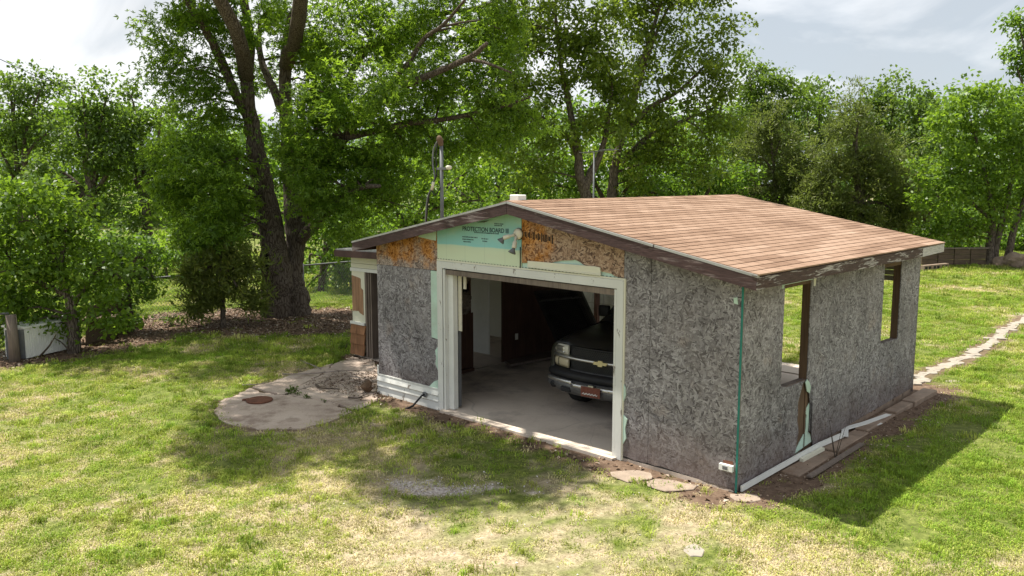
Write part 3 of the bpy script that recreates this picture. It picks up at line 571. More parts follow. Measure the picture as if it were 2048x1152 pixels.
def eave(u, mat, d): return MB().prism([q(u, -FO-.02, EZ-.150), q(u, 5.05, EZ-.150), q(u, 5.05, EZ-.015), q(u, -FO-.02, EZ-.015)], (d, 0, 0)).build('eave_board', mat, roof)
eave(-EO-.002, M['peel_y'], .022); eave(GW+EO+.002, M['brown_trim'], -.022)
MB().prism([q(-EO-.004,5.056,EZ-.15), q(-EO-.004,GL+BO+.04,EZ-.135), q(-EO-.004,GL+BO+.04,EZ-.008), q(-EO-.004,5.056,EZ-.015)], (.022,0,0)).build('eave_board', M['peel_white'], roof)
MB().prism([q(-EO-.028,-FO-.03,EZ-.006), q(-EO-.028,GL+BO,EZ-.006), q(-EO-.028,GL+BO,EZ-.0), q(-EO-.028,-FO-.03,EZ-.0)], (-.06,0,.004)).build('drip_edge', M['brown_trim'], roof)
# shingles: strips of three tabs, one object each on the slope that faces the camera
EXP, TAB, GAP = .127, .3048, .012
LS = math.hypot(RU+EO, RZ-EZ); SA = math.atan2(RZ-EZ, RU+EO); NC = int(LS/EXP)+1
def strip_mesh(nt, fr=1.0):
    b = MB()
    for k in range(nt): b.box(-.012, EXP+.02, k*TAB+GAP/2, k*TAB+TAB*(fr if k == nt-1 else 1)-GAP/2, 0, .016)
    return b.mesh('shingle', M['shingle'])
SM = {}
def strip(nt, fr):
    key = (nt, round(fr, 2))
    if key not in SM: SM[key] = strip_mesh(nt, key[1])
    return SM[key]
LEN = v1-v0+.03; left_b = MB()
for c in range(NC):
    s0 = c*EXP; top = min(EXP, LS-s0)
    if top < .03: break
    off = -((c*TAB*.5+(c%3)*TAB) % (3*TAB)); y = off
    while y < LEN-1e-3:
        a = max(y, 0); k0 = round((a-y)/TAB, 3); full = 3*TAB-(a-y); L_ = min(full, LEN-a)
        nt = max(1, math.ceil(L_/TAB-1e-6)); fr = L_/TAB-(nt-1)
        if L_ > .06:
            o = link('shingle', strip(nt, max(.2, round(fr*4)/4)), roof)
            # local x of the strip runs up the slope
            wob = (random.random()-.5)*.006
            o.location = q(-EO-.03+s0*math.cos(SA), v0-.015+a, EZ+.002+(s0-.03)*math.sin(SA)+.009+random.random()*.0015)
            o.rotation_euler = (0, -SA+.05, math.pi+wob); o.scale = (1, -1, 1)
        y += 3*TAB
o = None
for c in range(NC):
    s0 = c*EXP
    p = lambda s, v, h: q(GW+EO+.03-s*math.cos(SA), v, EZ+.002+(s-.03)*math.sin(SA)+h)
    for k in range(21):
        a = v0-.015+k*TAB; b_ = min(a+TAB-GAP, v1+.015)
        if b_-a > .05: left_b.add([p(s0-.012,a,.014), p(s0-.012,b_,.014), p(min(s0+EXP+.02, LS),b_,.008), p(min(s0+EXP+.02, LS),a,.008)], [(0,1,2,3)])
tag(left_b.build('shingle_courses', M['shingle'], roof), kind='stuff')
for k in range(21):
    a = v0-.015+k*.305; b_ = min(a+.315, v1+.015)
    MB().prism([q(RU-.14,a,zr(RU-.14)+.016), q(RU,a,RZ+.018), q(RU+.14,a,zr(RU+.14)+.016), q(RU+.14,a,zr(RU+.14)+.026+.004), q(RU,a,RZ+.030), q(RU-.14,a,zr(RU-.14)+.030)], (0, b_-a, -.004)).build('ridge_cap', M['shingle'], roof)
pv = hit(1038, 395, 0, 3.45); MB().box(-3.56, -3.38, pv[1]-.08, pv[1]+.08, 3.19, 3.335).build('roof_vent', M['white_clean'], roof, bevel=.012)

# lettering printed on the foam board
def text(body, u, z, size, mat, parent, v=-.003, sx=1.0):
    cu = bpy.data.curves.new('lettering', 'FONT'); cu.body = body; cu.size = size; cu.extrude = .0006; cu.offset = size*.018
    ob = bpy.data.objects.new('lettering', cu); COL.objects.link(ob); dg = bpy.context.evaluated_depsgraph_get()
    me = bpy.data.meshes.new_from_object(ob.evaluated_get(dg)); bpy.data.objects.remove(ob); me.materials.clear(); me.materials.append(mat)
    o = tag(link('lettering', me, parent), kind='stuff'); o.location = q(u, v, z); o.rotation_euler = (math.pi/2, 0, 0); o.scale = (sx, 1, 1); return o
text('PROTECTION BOARD III', 4.52, 2.80, .088, M['ink'], G, sx=.98)
for (u, z, w) in ((4.27,2.775,.5), (4.52,2.70,.3), (4.52,2.665,.24), (4.50,2.63,.16), (4.12,2.69,.14), (4.1,2.655,.1), (3.86,2.915,.17), (3.86,2.89,.14)):   # rows of print too small to read
    x = 0
    while x < w:
        l = random.uniform(.008, .022); b = front('print_mark', [(u-x,z),(u-x-l,z),(u-x-l,z+random.uniform(.014,.022)),(u-x,z+.016)], M['ink'], off=.002, th=.001); x += l+random.uniform(.004,.012)
x = 0
for i in range(22):
    h = random.uniform(.05,.12); w = random.uniform(.006,.022); u = 3.28-x; front('print_mark', [(u,2.80-h*.5-x*.1),(u-w,2.80-h*.5-x*.1),(u-w,2.80+h*.5-x*.1),(u,2.80+h*.5-x*.1)], M['dark'], off=.0015, th=.001); x += w+random.uniform(.003,.014)

# ---------------------------------------------------------------- lean-to beside the garage
SV, SU0, SU1 = 1.44, 6.62, 9.30
S = thing('lean_to_shed', 'low lean-to with cream siding, cedar shakes and a dark doorway beside the garage', 'shed', (GX, GY, 0), -GTH)
def sh(name, poly, mat, off=0.0, th=.014, **k): return MB().prism([q(u, SV-off, z) for u, z in poly], (0, th, 0)).build(name, mat, S, **k)
sh('siding_board', [(6.65,1.93),(9.28,1.90),(9.28,2.04),(6.65,2.08)], M['cream'], off=.008); sh('siding_board', [(6.65,1.84),(9.28,1.81),(9.28,1.895),(6.65,1.925)], M['cream'], off=.012); sh('head_trim', [(6.65,1.77),(9.30,1.74),(9.30,1.805),(6.65,1.835)], M['white_clean'], off=.022)
sh('wall_board', [(8.86,.70),(9.28,.70),(9.28,1.735),(8.86,1.745)], M['cream'])
sh('plywood_board', jag([(9.06,.95),(9.26,.93)], .02, 3)+[(9.265,1.65),(9.06,1.62)], M['ply'], off=.012); sh('plywood_board', jag([(8.91,.88),(9.05,.94)], .03, 3)+[(9.05,1.62),(8.985,1.6),(8.985,1.42),(8.91,1.38)], M['ply'], off=.013)
sh('belt_trim', [(8.86,.675),(9.32,.675),(9.32,.725),(8.86,.725)], M['white_clean'], off=.04, th=.06)
for k, (z0, z1) in enumerate(((.06,.29),(.28,.50),(.49,.67))):
    MB().prism([q(9.325-.01*k,SV-.02,z1), q(9.33-.006*k,SV-.05,z0), q(9.33-.006*k,SV-.03,z0), q(9.32-.01*k,SV,z1)], (.45+.01*k,0,0)).build('cedar_shake', M['cedar'], S)
for u, w, d in ((8.80,.05,.12), (8.72,.035,.18), (8.65,.04,.30), (7.62,.05,.12)): MB().box(-u-w, -u, SV+.002, SV+d, .04, 1.76).build('door_frame', M['wood_grey'], S)
sh('wall_sheet', [(6.65,.05),(7.60,.05),(7.60,1.76),(6.65,1.76)], M['osb_grey'])
MB().prism([q(9.29,SV+.016,.0), q(9.29,4.9,.0), q(9.29,4.9,2.02), q(9.29,SV+.016,2.02)], (.02,0,0)).build('side_wall', M['cream'], S); MB().prism([q(6.65,4.88,.0), q(9.28,4.88,.0), q(9.28,4.88,2.03), q(6.65,4.88,2.06)], (0,.02,0)).build('back_wall', M['cream'], S)
MB().prism([q(6.63,1.5,-.2), q(9.28,1.5,-.2), q(9.28,4.86,-.2), q(6.63,4.86,-.2)], (0,0,.22)).build('floor_slab', M['concrete'], S)
sr = MB().prism([q(6.62,1.16,2.22), q(9.40,1.16,2.16), q(9.40,5.0,2.16), q(6.62,5.0,2.22)], (0,0,.03)).build('roof', M['metal_edge'], S)
MB().prism([q(6.62,1.155,2.10), q(9.42,1.155,2.035), q(9.42,1.155,2.165), q(6.62,1.155,2.225)], (0,-.022,0)).build('fascia_board', M['brown_trim'], sr); MB().prism([q(9.405,1.16,2.03), q(9.405,5.0,2.03), q(9.405,5.0,2.16), q(9.405,1.16,2.16)], (-.02,0,0)).build('fascia_board', M['brown_trim'], sr)

# whitewashed block wall standing behind the open corner
BW = thing('block_wall', 'whitewashed block wall glimpsed through the garage\'s open back corner', 'wall', bw(5.6, 6.75, 0), -GTH); BW['kind'] = 'thing'
MB().box(-3.4, -.02, .015, .12, -.1, 1.95).build('mortar_core', M['curb'], BW)
for r_ in range(8):
    for k in range(11):
        x0 = -3.4+k*.31+(r_ % 2)*.15
        if x0+.30 < 0: MB().box(x0+.004, x0+.302, -.012-random.random()*.008, .012, r_*.24+.004, r_*.24+.234).build('block', M['shake_white'], BW)

# ---------------------------------------------------------------- trees
def leafmat(name, c, tr, amt=.5):
    t = NT(name); ti = t.attr('tint')[2]
    lo = tuple(x*(1-amt) for x in c); hi = tuple(x*(1+amt) for x in c)
    col = t.ramp(ti, [(0, lo), (.6, c), (1, (hi[0]*1.25, hi[1], hi[2]))]); tc_ = t.ramp(ti, [(0, tuple(x*.7 for x in tr)), (1, tr)])
    b = t.bsdf(col, .45, 0, None, .35); x = t.n('ShaderNodeBsdfTranslucent'); t.put(x.inputs[0], tc_)
    m = t.n('ShaderNodeMixShader'); m.inputs[0].default_value = .45; t.put(m.inputs[1], b); t.put(m.inputs[2], x.outputs[0]); return t.done(m.outputs[0])
M['leaf_maple'] = leafmat('maple_leaf', (.12,.22,.026), (.40,.62,.045)); M['leaf_pecan'] = leafmat('pecan_leaf', (.115,.175,.026), (.34,.47,.038)); M['leaf_dark'] = leafmat('dark_leaf', (.085,.16,.024), (.26,.44,.033))
M['leaf_bright'] = leafmat('bright_leaf', (.105,.19,.023), (.31,.49,.033)); M['needle'] = leafmat('juniper_needle', (.12,.155,.04), (.24,.31,.055)); M['needle_pale'] = leafmat('juniper_shrub_needle', (.15,.19,.045), (.30,.38,.06)); M['leaf_elm'] = leafmat('elm_leaf', (.08,.14,.025), (.22,.35,.032))
t = NT('bark'); v = t.map(scale=(1,1,.22)); v = t.map(scale=(1,1,.13)); n = t.noise(20, 6, v, .7, 1.2); w = t.vor(26, t.map(t.mix(.06, t.co(), t.n('ShaderNodeTexNoise').outputs['Color'], 'ADD'), scale=(1,1,.13)), 'DISTANCE_TO_EDGE').outputs['Distance']
h = t.math('ADD', t.math('MULTIPLY', n, .6), t.ramp(w, [(0.0, 0.0), (.18, .5)])); c = t.ramp(h, [(.25, (.034,.025,.019)), (.55, (.11,.087,.07)), (.85, (.19,.158,.13))])
M['bark'] = t.done(t.bsdf(t.mix(t.ramp(t.noise(1.4, 4), [(.45, 0.0), (.7, .4)]), c, (.08,.058,.042)), .95, 0, t.bump(h, .9, .03), .15))
M['twig'] = vary('twig_bark', (.085,.065,.05), .9, .35, 20); M['dead'] = vary('dead_wood', (.26,.22,.19), .9, .3, 16)
def smooth_path(pts, n=5):
    pts = [Vector(p) for p in pts]; out = []
    for i in range(len(pts)-1):
        p0 = pts[max(i-1,0)]; p1 = pts[i]; p2 = pts[i+1]; p3 = pts[min(i+2,len(pts)-1)]
        for k in range(n):
            t_ = k/n; out.append(.5*((2*p1)+(p2-p0)*t_+(2*p0-5*p1+4*p2-p3)*t_*t_+(3*p1-p0-3*p2+p3)*t_**3))
    return out+[pts[-1]]
LEAF = {  # outline triangles/quads in leaf space (x along the leaf, y across, z fold)
 'kite': (np.array([(0,0,0),(.45,.32,.06),(1,0,-.05),(.45,-.32,.06)]), np.array([(0,1,2,3)])),
 'maple': (np.array([(0,0,0),(.5,.17,.05),(1,0,-.10),(.5,-.17,.05), (.12,.28,.04),(.55,.72,-.08),(.38,.20,.03), (.12,-.28,.04),(.55,-.72,-.08),(.38,-.20,.03)]), np.array([(0,1,2,3),(0,6,5,4),(0,7,8,9)])),
 'spray': (np.array([(0,0,0),(.35,.13,.03),(1,.02,.0),(.4,-.12,.03)]), np.array([(0,1,2,3)])) }
DENS = 2.1
def leaves(C, n_per, R, size, shape, sub=12, flat=.62, droop=.35, sig=.17):
    """leaf mesh data: clumps C (k,3) with radii R, n_per leaves each, gathered on twig ends"""
    k = len(C); nsub = max(1, int(n_per*1.5)//sub)
    d = RS.randn(k, nsub, 3); d /= np.linalg.norm(d, axis=2, keepdims=True)+1e-9
    d *= (RS.rand(k, nsub, 1)**.45); d[..., 2] *= flat
    S_ = C[:,None,:]+d*R[:,None,None]
    S_ = S_.reshape(-1, 3); out = np.repeat(d.reshape(-1, 3), sub, 0)
    Pt = np.repeat(S_, sub, 0)+RS.randn(len(S_)*sub, 3)*np.array([sig, sig, sig*.6])*np.repeat(np.repeat(R, nsub), sub)[:,None]/.55
    m = len(Pt)
    ax_ = RS.randn(m, 3)*.7+out*.9; ax_[:,2] -= droop; ax_ /= np.linalg.norm(ax_, axis=1, keepdims=True)+1e-9
    nr = RS.randn(m, 3)*.55+np.array([-.1,.05,.9]); nr -= ax_*np.sum(nr*ax_, 1, keepdims=True); nr /= np.linalg.norm(nr, axis=1, keepdims=True)+1e-9
    bi = np.cross(nr, ax_); sz = size*RS.uniform(.65, 1.3, m)
    V0, F0 = LEAF[shape]
    V = Pt[:,None,:]+sz[:,None,None]*(V0[None,:,0:1]*ax_[:,None,:]+V0[None,:,1:2]*bi[:,None,:]+V0[None,:,2:3]*nr[:,None,:])
    F_ = F0[None]+(np.arange(m)*len(V0))[:,None,None]
    ct_ = np.repeat(RS.rand(k), nsub*sub)*.45+RS.rand(m)*.55
    return V.reshape(-1, 3), F_.reshape(-1, F0.shape[1]), np.repeat(ct_, len(F0))
def crown_obj(name, data, mat, parent):
    V = np.concatenate([d[0] for d in data]); o = 0; Fs = []; Ts = []
    for d in data: Fs.append(d[1]+o); Ts.append(d[2]); o += len(d[0])
    off = np.array(parent.location); me = npmesh(name, V-off, np.concatenate(Fs), mat, False, np.concatenate(Ts)); return link(name, me, parent)
def lobe_clumps(lobes, Y, dens, shell=.35):
    """lobes in photograph pixels (x, y, rx, ry, depth offset) at distance Y -> clump centres"""
    C = []; mpp = Y/FPX
    for L_ in lobes:
        x, y, rx, ry = L_[:4]; dy = L_[4] if len(L_) > 4 else 0; c = aty(x, y, Y+dy); a = rx*mpp; b = ry*mpp; dd = min(a, b)*.9 if len(L_) < 6 else L_[5]
        n = max(3, int(dens*DENS*(a*b+a*dd+b*dd)*1.6)); d = RS.randn(n, 3); d /= np.linalg.norm(d, axis=1, keepdims=True); d *= (shell+(1-shell)*RS.rand(n, 1)**.6)
        C.append(np.array(c)+d*np.array([a, dd, b]))
    return np.concatenate(C)
def limb_tree(root, limbs, twigs_to, mat_b, rt=.03, name='trunk'):
    b = MB(); nodes = []
    for pts, r0, r1 in limbs:
        sp = smooth_path(pts, 6); m = len(sp); rr = [r0+(r1-r0)*(i/(m-1)) for i in range(m)]
        sp = [p+Vector((random.uniform(-1,1), random.uniform(-1,1), 0))*rr[i]*.12 for i, p in enumerate(sp)]
        b.tube([p-root.location for p in sp], rr, 12 if r0 > .12 else 7, jit=.12); nodes += [(p, rr[i]) for i, p in enumerate(sp)]
    o = b.build(name, mat_b, root, True)
    if len(twigs_to):
        tb = MB(); NP = np.array([tuple(p) for p, r in nodes]); NRr = np.array([r for p, r in nodes])
        for c in twigs_to:
            dv = c-NP; dist = np.linalg.norm(dv, axis=1)+np.maximum(0, NP[:,2]-c[2])*1.2; i = int(np.argmin(dist)); p = Vector(NP[i]); e_ = Vector(c); r = min(NRr[i]*.7, rt+.006*dist[i])
            mid = p.lerp(e_, .5)+Vector((random.uniform(-.1,.1), random.uniform(-.1,.1), .12))*(e_-p).length
            tb.tube([x-root.location for x in (p, p.lerp(mid, .55)+Vector((0,0,.02)), mid, mid.lerp(e_, .6), e_)], [r, r*.8, r*.6, r*.4, r*.18], 5, caps=False, jit=.2)
        tb.build('branches', M['twig'], root, True)['kind'] = 'stuff'
    return o
def px_tree(name, label, base, Y, lobes, leaf, lmat, size, dens=1.0, per=70, R=.6, limbs=None, r0=.2, bark='bark', shape='kite', twig_frac=.25, cat='tree', flat=.62, droop=.35, shell=.35, group=None, sub=12, sig=.17, nm='crown'):
    g = gnd(*base) if len(base) == 2 else Vector((base[0], base[1], 0)); g = Vector((aty(base[0], 500, Y).x, Y, 0)) if len(base) == 2 else g
    root = thing(name, label, cat, g, 0, group)
    C = lobe_clumps(lobes, Y, dens, shell); C = C[C[:,2] > .15]
    lb = []
    if limbs is None:
        tops = [aty(L_[0], L_[1], Y+(L_[4] if len(L_) > 4 else 0)) for L_ in lobes]; fork = g+Vector((0,0,1.0)).lerp(Vector((tops[0].x-g.x, tops[0].y-g.y, tops[0].z)), .3)
        lb.append(([g-Vector((0,0,.15)), g+Vector((0,0,.25)), g.lerp(fork, .6), fork], r0*1.25, r0*.85))
        for tp in tops: lb.append(([fork-Vector((0,0,.2)), fork.lerp(tp, .5)+Vector((random.uniform(-.3,.3), random.uniform(-.3,.3), .25)), tp], r0*.62, .03))
    else:
        for pts, a, b in limbs: lb.append(([aty(p[0], p[1], Y+(p[2] if len(p) > 2 else 0)) if len(p) < 4 else Vector(p[:3]) for p in pts], a, b))
    tw = C[RS.rand(len(C)) < twig_frac]
    limb_tree(root, lb, tw, M[bark])
    Rr = R*RS.uniform(.7, 1.3, len(C)); crown_obj(nm, [leaves(C, per, Rr, size, shape, sub, flat, droop, sig)], M[lmat], root)
    return root
# the big maple by the garage
MY = 21.8
mp = gnd(558, 632); mp = Vector((mp.x, MY, 0))
maple = thing('maple_tree', 'huge old double-trunked maple with furrowed bark shading the yard', 'tree', mp)
A_ = lambda x, y, d=0: aty(x, y, MY+d)
limbs = [([mp+Vector((-.05,-.1,-.3)), mp+Vector((-.1,0,.5)), A_(556,560,-.15), A_(545,480,-.1), A_(532,400), A_(516,320), A_(500,230), A_(492,150)], .46, .15),
 ([mp+Vector((.45,.2,-.3)), mp+Vector((.40,.15,.5)), A_(585,560,.25), A_(590,490,.3), A_(586,420,.4), A_(578,320,.5), A_(573,231,.6), A_(572,130,.7), A_(582,43,.9), A_(618,-30,1.1), A_(640,-130,1)], .33, .07),
 ([A_(500,235), A_(479,204,-.1), A_(441,118,-.4), A_(404,48,-.8), A_(366,-10,-1.2), A_(330,-80,-1.8)], .15, .06), ([A_(492,155), A_(484,95), A_(445,16,.1), A_(420,-60,.3), A_(400,-160,.6)], .15, .07),
 ([A_(494,150), A_(500,80,.3), A_(488,0,.6), A_(480,-90,1)], .15, .08), ([A_(573,235,.6), A_(545,175,.8), A_(520,110,1.2), A_(520,40,1.8)], .14, .05),
 ([A_(588,520,.3), A_(613,430,.2), A_(640,365,-.2), A_(657,323,-.4), A_(700,262,-.8), A_(727,231,-1.2), A_(797,178,-2), A_(872,145,-2.8), A_(942,113,-3.6), A_(974,86,-4)], .19, .04),
 ([A_(735,225,-1.2), A_(764,188,-1.5), A_(818,124,-1.8), A_(845,81,-2), A_(888,48,-2.4), A_(930,0,-3)], .09, .03), ([A_(655,325,-.4), A_(690,180,.2), A_(727,107,.4), A_(791,59,.2), A_(861,32,-.2), A_(953,16,-.8), A_(1012,-5,-1.5)], .12, .04),
 ([A_(690,275,-.8), A_(743,264,-.9), A_(818,247,-1.2), A_(899,237,-1.4), A_(996,215,-1.8), A_(1060,194,-2.2)], .10, .03), ([A_(872,145,-2.8), A_(942,120,-3.2), A_(1023,145,-3.8)], .07, .02), ([A_(600,480,.2), A_(640,440,-.3), A_(680,400,-.9), A_(720,376,-1.5), A_(760,372,-2)], .16, .04),
 # limbs reaching forward over the yard, above the frame
 ([A_(492,155), A_(470,60,-1.5), Vector((-7.2,18,9.5)), Vector((-6.6,15,10.5)), Vector((-6,12.5,10.6))], .2, .06), ([A_(572,130,.7), A_(600,0,-2), Vector((-4.6,17,10.5)), Vector((-4.2,14.2,11)), Vector((-4.4,12,11))], .2, .06)]
ML = [(420,60,105,75,-.5),(355,60,55,50,-.8),(390,180,75,55,-.8),(345,130,45,40,-1.2),(415,250,50,45,-.6),(540,20,60,50,1.5),(640,60,95,75,.3),(760,40,100,70),(880,40,95,60,-1),(980,60,80,65,-1.5),(690,150,80,65,-.8),(640,190,60,55,-1.2),(760,200,60,45,-2.6),(700,230,60,45,-2),(820,180,80,55,-1),(900,150,70,55,-1.8),(990,160,70,60,-2),(1000,250,80,60,-1.2),
 (640,260,85,65,-1.4),(740,290,85,60,-1),(840,290,80,50,-.5),(920,280,75,50),(625,350,62,58,-1.5),(700,370,85,60,-1),(660,440,70,50,-1),(780,390,65,50,-.3),(600,290,40,50,-1.5),(420,330,70,50,-1.2),(370,380,60,50,-1.2),(425,410,68,58,-1),(345,430,40,40,-1),(420,490,65,45,-.6),(455,480,42,40,-.7),(440,340,45,45,-1),(390,290,50,40,-.8),(330,370,40,40,-1.8),(380,440,60,50,-2),(430,350,50,45,-2.2),(350,330,45,35,-2),(450,440,50,40,-2),(540,150,40,45,1.6),(690,480,50,35,.5),(800,100,80,60,1.5),(620,120,70,60,1.8)]
C = lobe_clumps(ML, MY, 1.75, .3); C = C[(C[:,2] > 1.2)]
# crown above the frame: wide dome that shades patio and drive
n = 560; u_ = RS.rand(n); a_ = RS.rand(n)*6.283; rr = np.sqrt(RS.rand(n))*7.6; hi = np.stack([-5.3+rr*np.cos(a_)*.95, 18.6+rr*np.sin(a_)*1.0, 8.2+RS.rand(n)*6.5*(1-.4*(rr/7.6)**2)], 1)
hi = hi[hi[:,2] > CAMH+hi[:,1]*.215+.5]; 
hole = fbm(hi[:,0]+hi[:,2]*.40, hi[:,1]-hi[:,2]*.217, .55, 3, 91); gx_ = hi[:,0]+hi[:,2]*.403; gy_ = hi[:,1]-hi[:,2]*.217
keep = (hole > .40) & ~((gx_ < -1.6) & (gy_ < 11.4)) & (gy_ > 9.2) & ~((gx_ > -.1) & (gy_ < 15)) & ~((gx_ < -4.8) & (gy_ < 15.2))
hi = hi[keep]
def over(px, n, hole_seed, thr):
    # part of the crown that overhangs the drive: follow the sun's rays up from the shaded ground
    pg = [(gnd(*p).x, gnd(*p).y) for p in px]; x0 = min(p[0] for p in pg); x1 = max(p[0] for p in pg); y0 = min(p[1] for p in pg); y1 = max(p[1] for p in pg)
    x = RS.uniform(x0, x1, n*6); y = RS.uniform(y0, y1, n*6); ok = (polydist(x, y, pg) < -.05) & (fbm(x, y, .8, 3, hole_seed) > thr); x = x[ok][:n]; y = y[ok][:n]; z_ = RS.uniform(8.8, 11.6, len(x))
    return np.stack([x-z_*1.02/2.53, y+z_*.55/2.53, z_], 1)
hi = np.concatenate([hi, over([(385,835),(400,900),(500,955),(660,985),(800,990),(950,980),(1100,985),(1120,925),(1000,880),(900,835),(800,815),(700,850),(560,880),(470,870)], 92, 31, .43), over(PATIO_PX, 36, 33, .53), over([(400,760),(640,735),(700,715),(700,640),(560,650),(300,700),(340,740)], 40, 35, .45)])
limb_tree(maple, limbs, np.concatenate([C[RS.rand(len(C)) < .3], hi[RS.rand(len(hi)) < .25]]), M['bark'])
crown_obj('crown', [leaves(C, 84, .5*RS.uniform(.7,1.35,len(C)), .13, 'maple', 12), leaves(hi, 84, .6*RS.uniform(.7,1.3,len(hi)), .14, 'maple', 14)], M['leaf_maple'], maple)
# old branch scar on the trunk
kp = A_(534, 524, -.66)-mp; ring = []
kb = MB(); n = 18; pr = []
for k in range(n+1):
    a = 2*math.pi*k/n; pr.append(kp+Vector((.15*math.cos(a), .06*math.cos(a)*-1, .30*math.sin(a))))
kb.tube(pr, .075, 8, caps=False); kb.build('branch_scar', M['bark'], maple, True)
kb = MB(); kb.add([kp+Vector((0,.09,0))]+[p+Vector((0,.05,0)) for p in pr[:-1]], [(0, k+1, (k+1)%n+1) for k in range(n)]); kb.build('hollow', M['dark'], maple)
# trees and shrubs around the yard, one object each
px_tree('pecan_tree', 'tall pecan with forked dark trunk standing behind the roof ridge', (1168,400), 33, [(1010,60,90,70),(1100,30,90,80),(1080,130,100,70),(1180,60,85,70),(1160,170,95,65),(1040,210,80,55),(1120,260,90,50),(1220,130,80,70),(1200,240,80,50),(1020,300,70,45),(1100,-60,120,70),(1060,340,70,40)], None, 'leaf_pecan', .17, .85, 84, .62, r0=.3,
    limbs=[([(1172,470),(1172,400),(1160,350),(1155,300),(1140,220),(1120,120),(1110,20)], .26, .05), ([(1168,380),(1185,340),(1200,310),(1215,250),(1225,160)], .2, .05), ([(1156,310),(1130,270),(1090,240),(1040,200)], .14, .04)])
px_tree('pecan_tree', 'tall airy pecan with bare upright limbs showing near its top', (1222,400), 34.5, [(1290,40,70,90),(1390,30,75,80),(1430,80,45,70),(1340,120,85,70),(1400,160,70,55),(1290,190,80,60),(1360,230,85,55),(1430,-40,55,60),(1250,0,60,70),(1310,-60,80,60),(1260,280,75,50),(1340,300,80,45),(1420,260,60,45),(1300,350,70,35),(1400,340,70,40)], None, 'leaf_pecan', .17, .8, 84, .62, r0=.3,
    limbs=[([(1222,480),(1222,400),(1232,320),(1255,240),(1280,140),(1305,60),(1330,-20)], .22, .05), ([(1262,220),(1290,130),(1315,60),(1345,0)], .12, .04), ([(1245,270),(1300,215),(1360,180),(1420,120)], .13, .04), ([(1240,330),(1300,270),(1370,240),(1430,215)], .12, .04)])
px_tree('elm_tree', 'dark straight-trunked elm crowded between the two pecans', (1252,400), 36, [(1180,330,70,50),(1270,360,80,45),(1110,370,70,45),(1340,380,70,35),(1230,290,70,50)], None, 'leaf_dark', .17, .8, 72, .6, r0=.22)
px_tree('elm_tree', 'leafy elm with a ragged top above the brown cedar', (1510,420), 44, [(1500,150,60,50),(1540,190,65,55),(1480,220,60,55),(1580,220,55,50),(1460,290,60,60),(1530,280,60,50)], None, 'leaf_elm', .2, .7, 76, .75)
px_tree('elm_tree', 'far round elm with light gaps behind the big cedar', (1650,420), 50, [(1640,190,45,40),(1660,240,50,45),(1615,230,45,45),(1600,290,50,50),(1690,260,40,40)], None, 'leaf_elm', .22, .6, 70, .8)
px_tree('elm_tree', 'spreading elm top rising behind the cedar\'s shoulder', (1800,420), 48, [(1790,190,50,38),(1840,210,45,35),(1760,230,60,50),(1850,260,60,50),(1810,290,70,55)], None, 'leaf_elm', .22, .7, 76, .8)
CED = dict(lmat='needle', shape='spray', flat=1.0, droop=-.25, shell=.3, sub=16, sig=.13)
px_tree('cedar_tree', 'large dense olive cedar standing over the far roof edge', (1720,490), 37, [(1720,215,30,35),(1715,260,60,45),(1750,310,70,50),(1680,320,65,50),(1720,370,105,50),(1650,400,60,45),(1790,380,55,55),(1730,440,120,45),(1670,440,60,40),(1800,440,50,40)], None, size=.2, dens=1.2, per=144, R=.6, r0=.16, **CED)
px_tree('cedar_tree', 'brownish cedar with drooping sprays beside the large cedar', (1560,470), 39, [(1540,235,30,35),(1560,280,50,45),(1510,300,45,45),(1580,340,60,50),(1520,370,65,45),(1570,410,80,45),(1480,400,45,40),(1630,360,35,45),(1600,450,70,35)], None, size=.2, dens=1.2, per=144, R=.6, r0=.15, **CED)
px_tree('hackberry_tree', 'bright green hackberry with several dark stems by the far wall', (1985,535), 34.8, [(1960,200,60,40),(1900,260,70,50),(2000,260,80,55),(2060,230,60,60),(1880,330,60,50),(1960,340,80,55),(2040,330,70,60),(1890,400,65,50),(1970,410,75,45),(2050,410,60,50),(1870,455,45,30),(1930,465,55,28),(1990,180,30,30)], None, 'leaf_bright', .17, .95, 84, .6,
    limbs=[([(1978,545),(1980,500),(1985,430),(1970,350),(1950,270)], .2, .04), ([(1990,545),(1993,490),(2010,420),(2030,330),(2050,260)], .16, .04), ([(2012,540),(2025,470),(2045,410),(2070,330)], .17, .05), ([(1984,440),(1940,400),(1900,340)], .08, .03)])
px_tree('oak_tree', 'tall oak whose branch leans in from the frame edge above the hackberry', (2130,500), 41, [(2040,55,28,22),(2032,130,32,30),(2075,90,50,60),(2045,210,40,35),(2090,200,70,70),(2110,300,80,70),(2060,280,40,40)], None, 'leaf_dark', .2, .9, 84, .7)
px_tree('elm_tree', 'upright elm with feathery crown at the far edge of the field', (50,520), 40, [(30,190,45,55),(80,180,35,45),(45,260,60,50),(100,260,40,50),(0,300,50,60),(20,150,25,30)], None, 'leaf_elm', .18, .8, 80, .65)
px_tree('elm_tree', 'broad elm with twin rounded tops under the pale sky', (190,520), 38, [(165,185,32,38),(215,185,38,38),(150,250,50,55),(220,250,55,50),(180,330,70,60),(110,340,55,55),(240,320,50,55),(160,410,80,50)], None, 'leaf_elm', .18, .85, 84, .65)
px_tree('elm_tree', 'narrow-topped elm next to the maple\'s outer leaves', (300,520), 39, [(262,190,18,32),(270,240,35,40),(322,230,34,32),(300,290,55,45),(270,360,60,50),(330,360,40,50),(280,440,60,45)], None, 'leaf_elm', .18, .85, 84, .62)
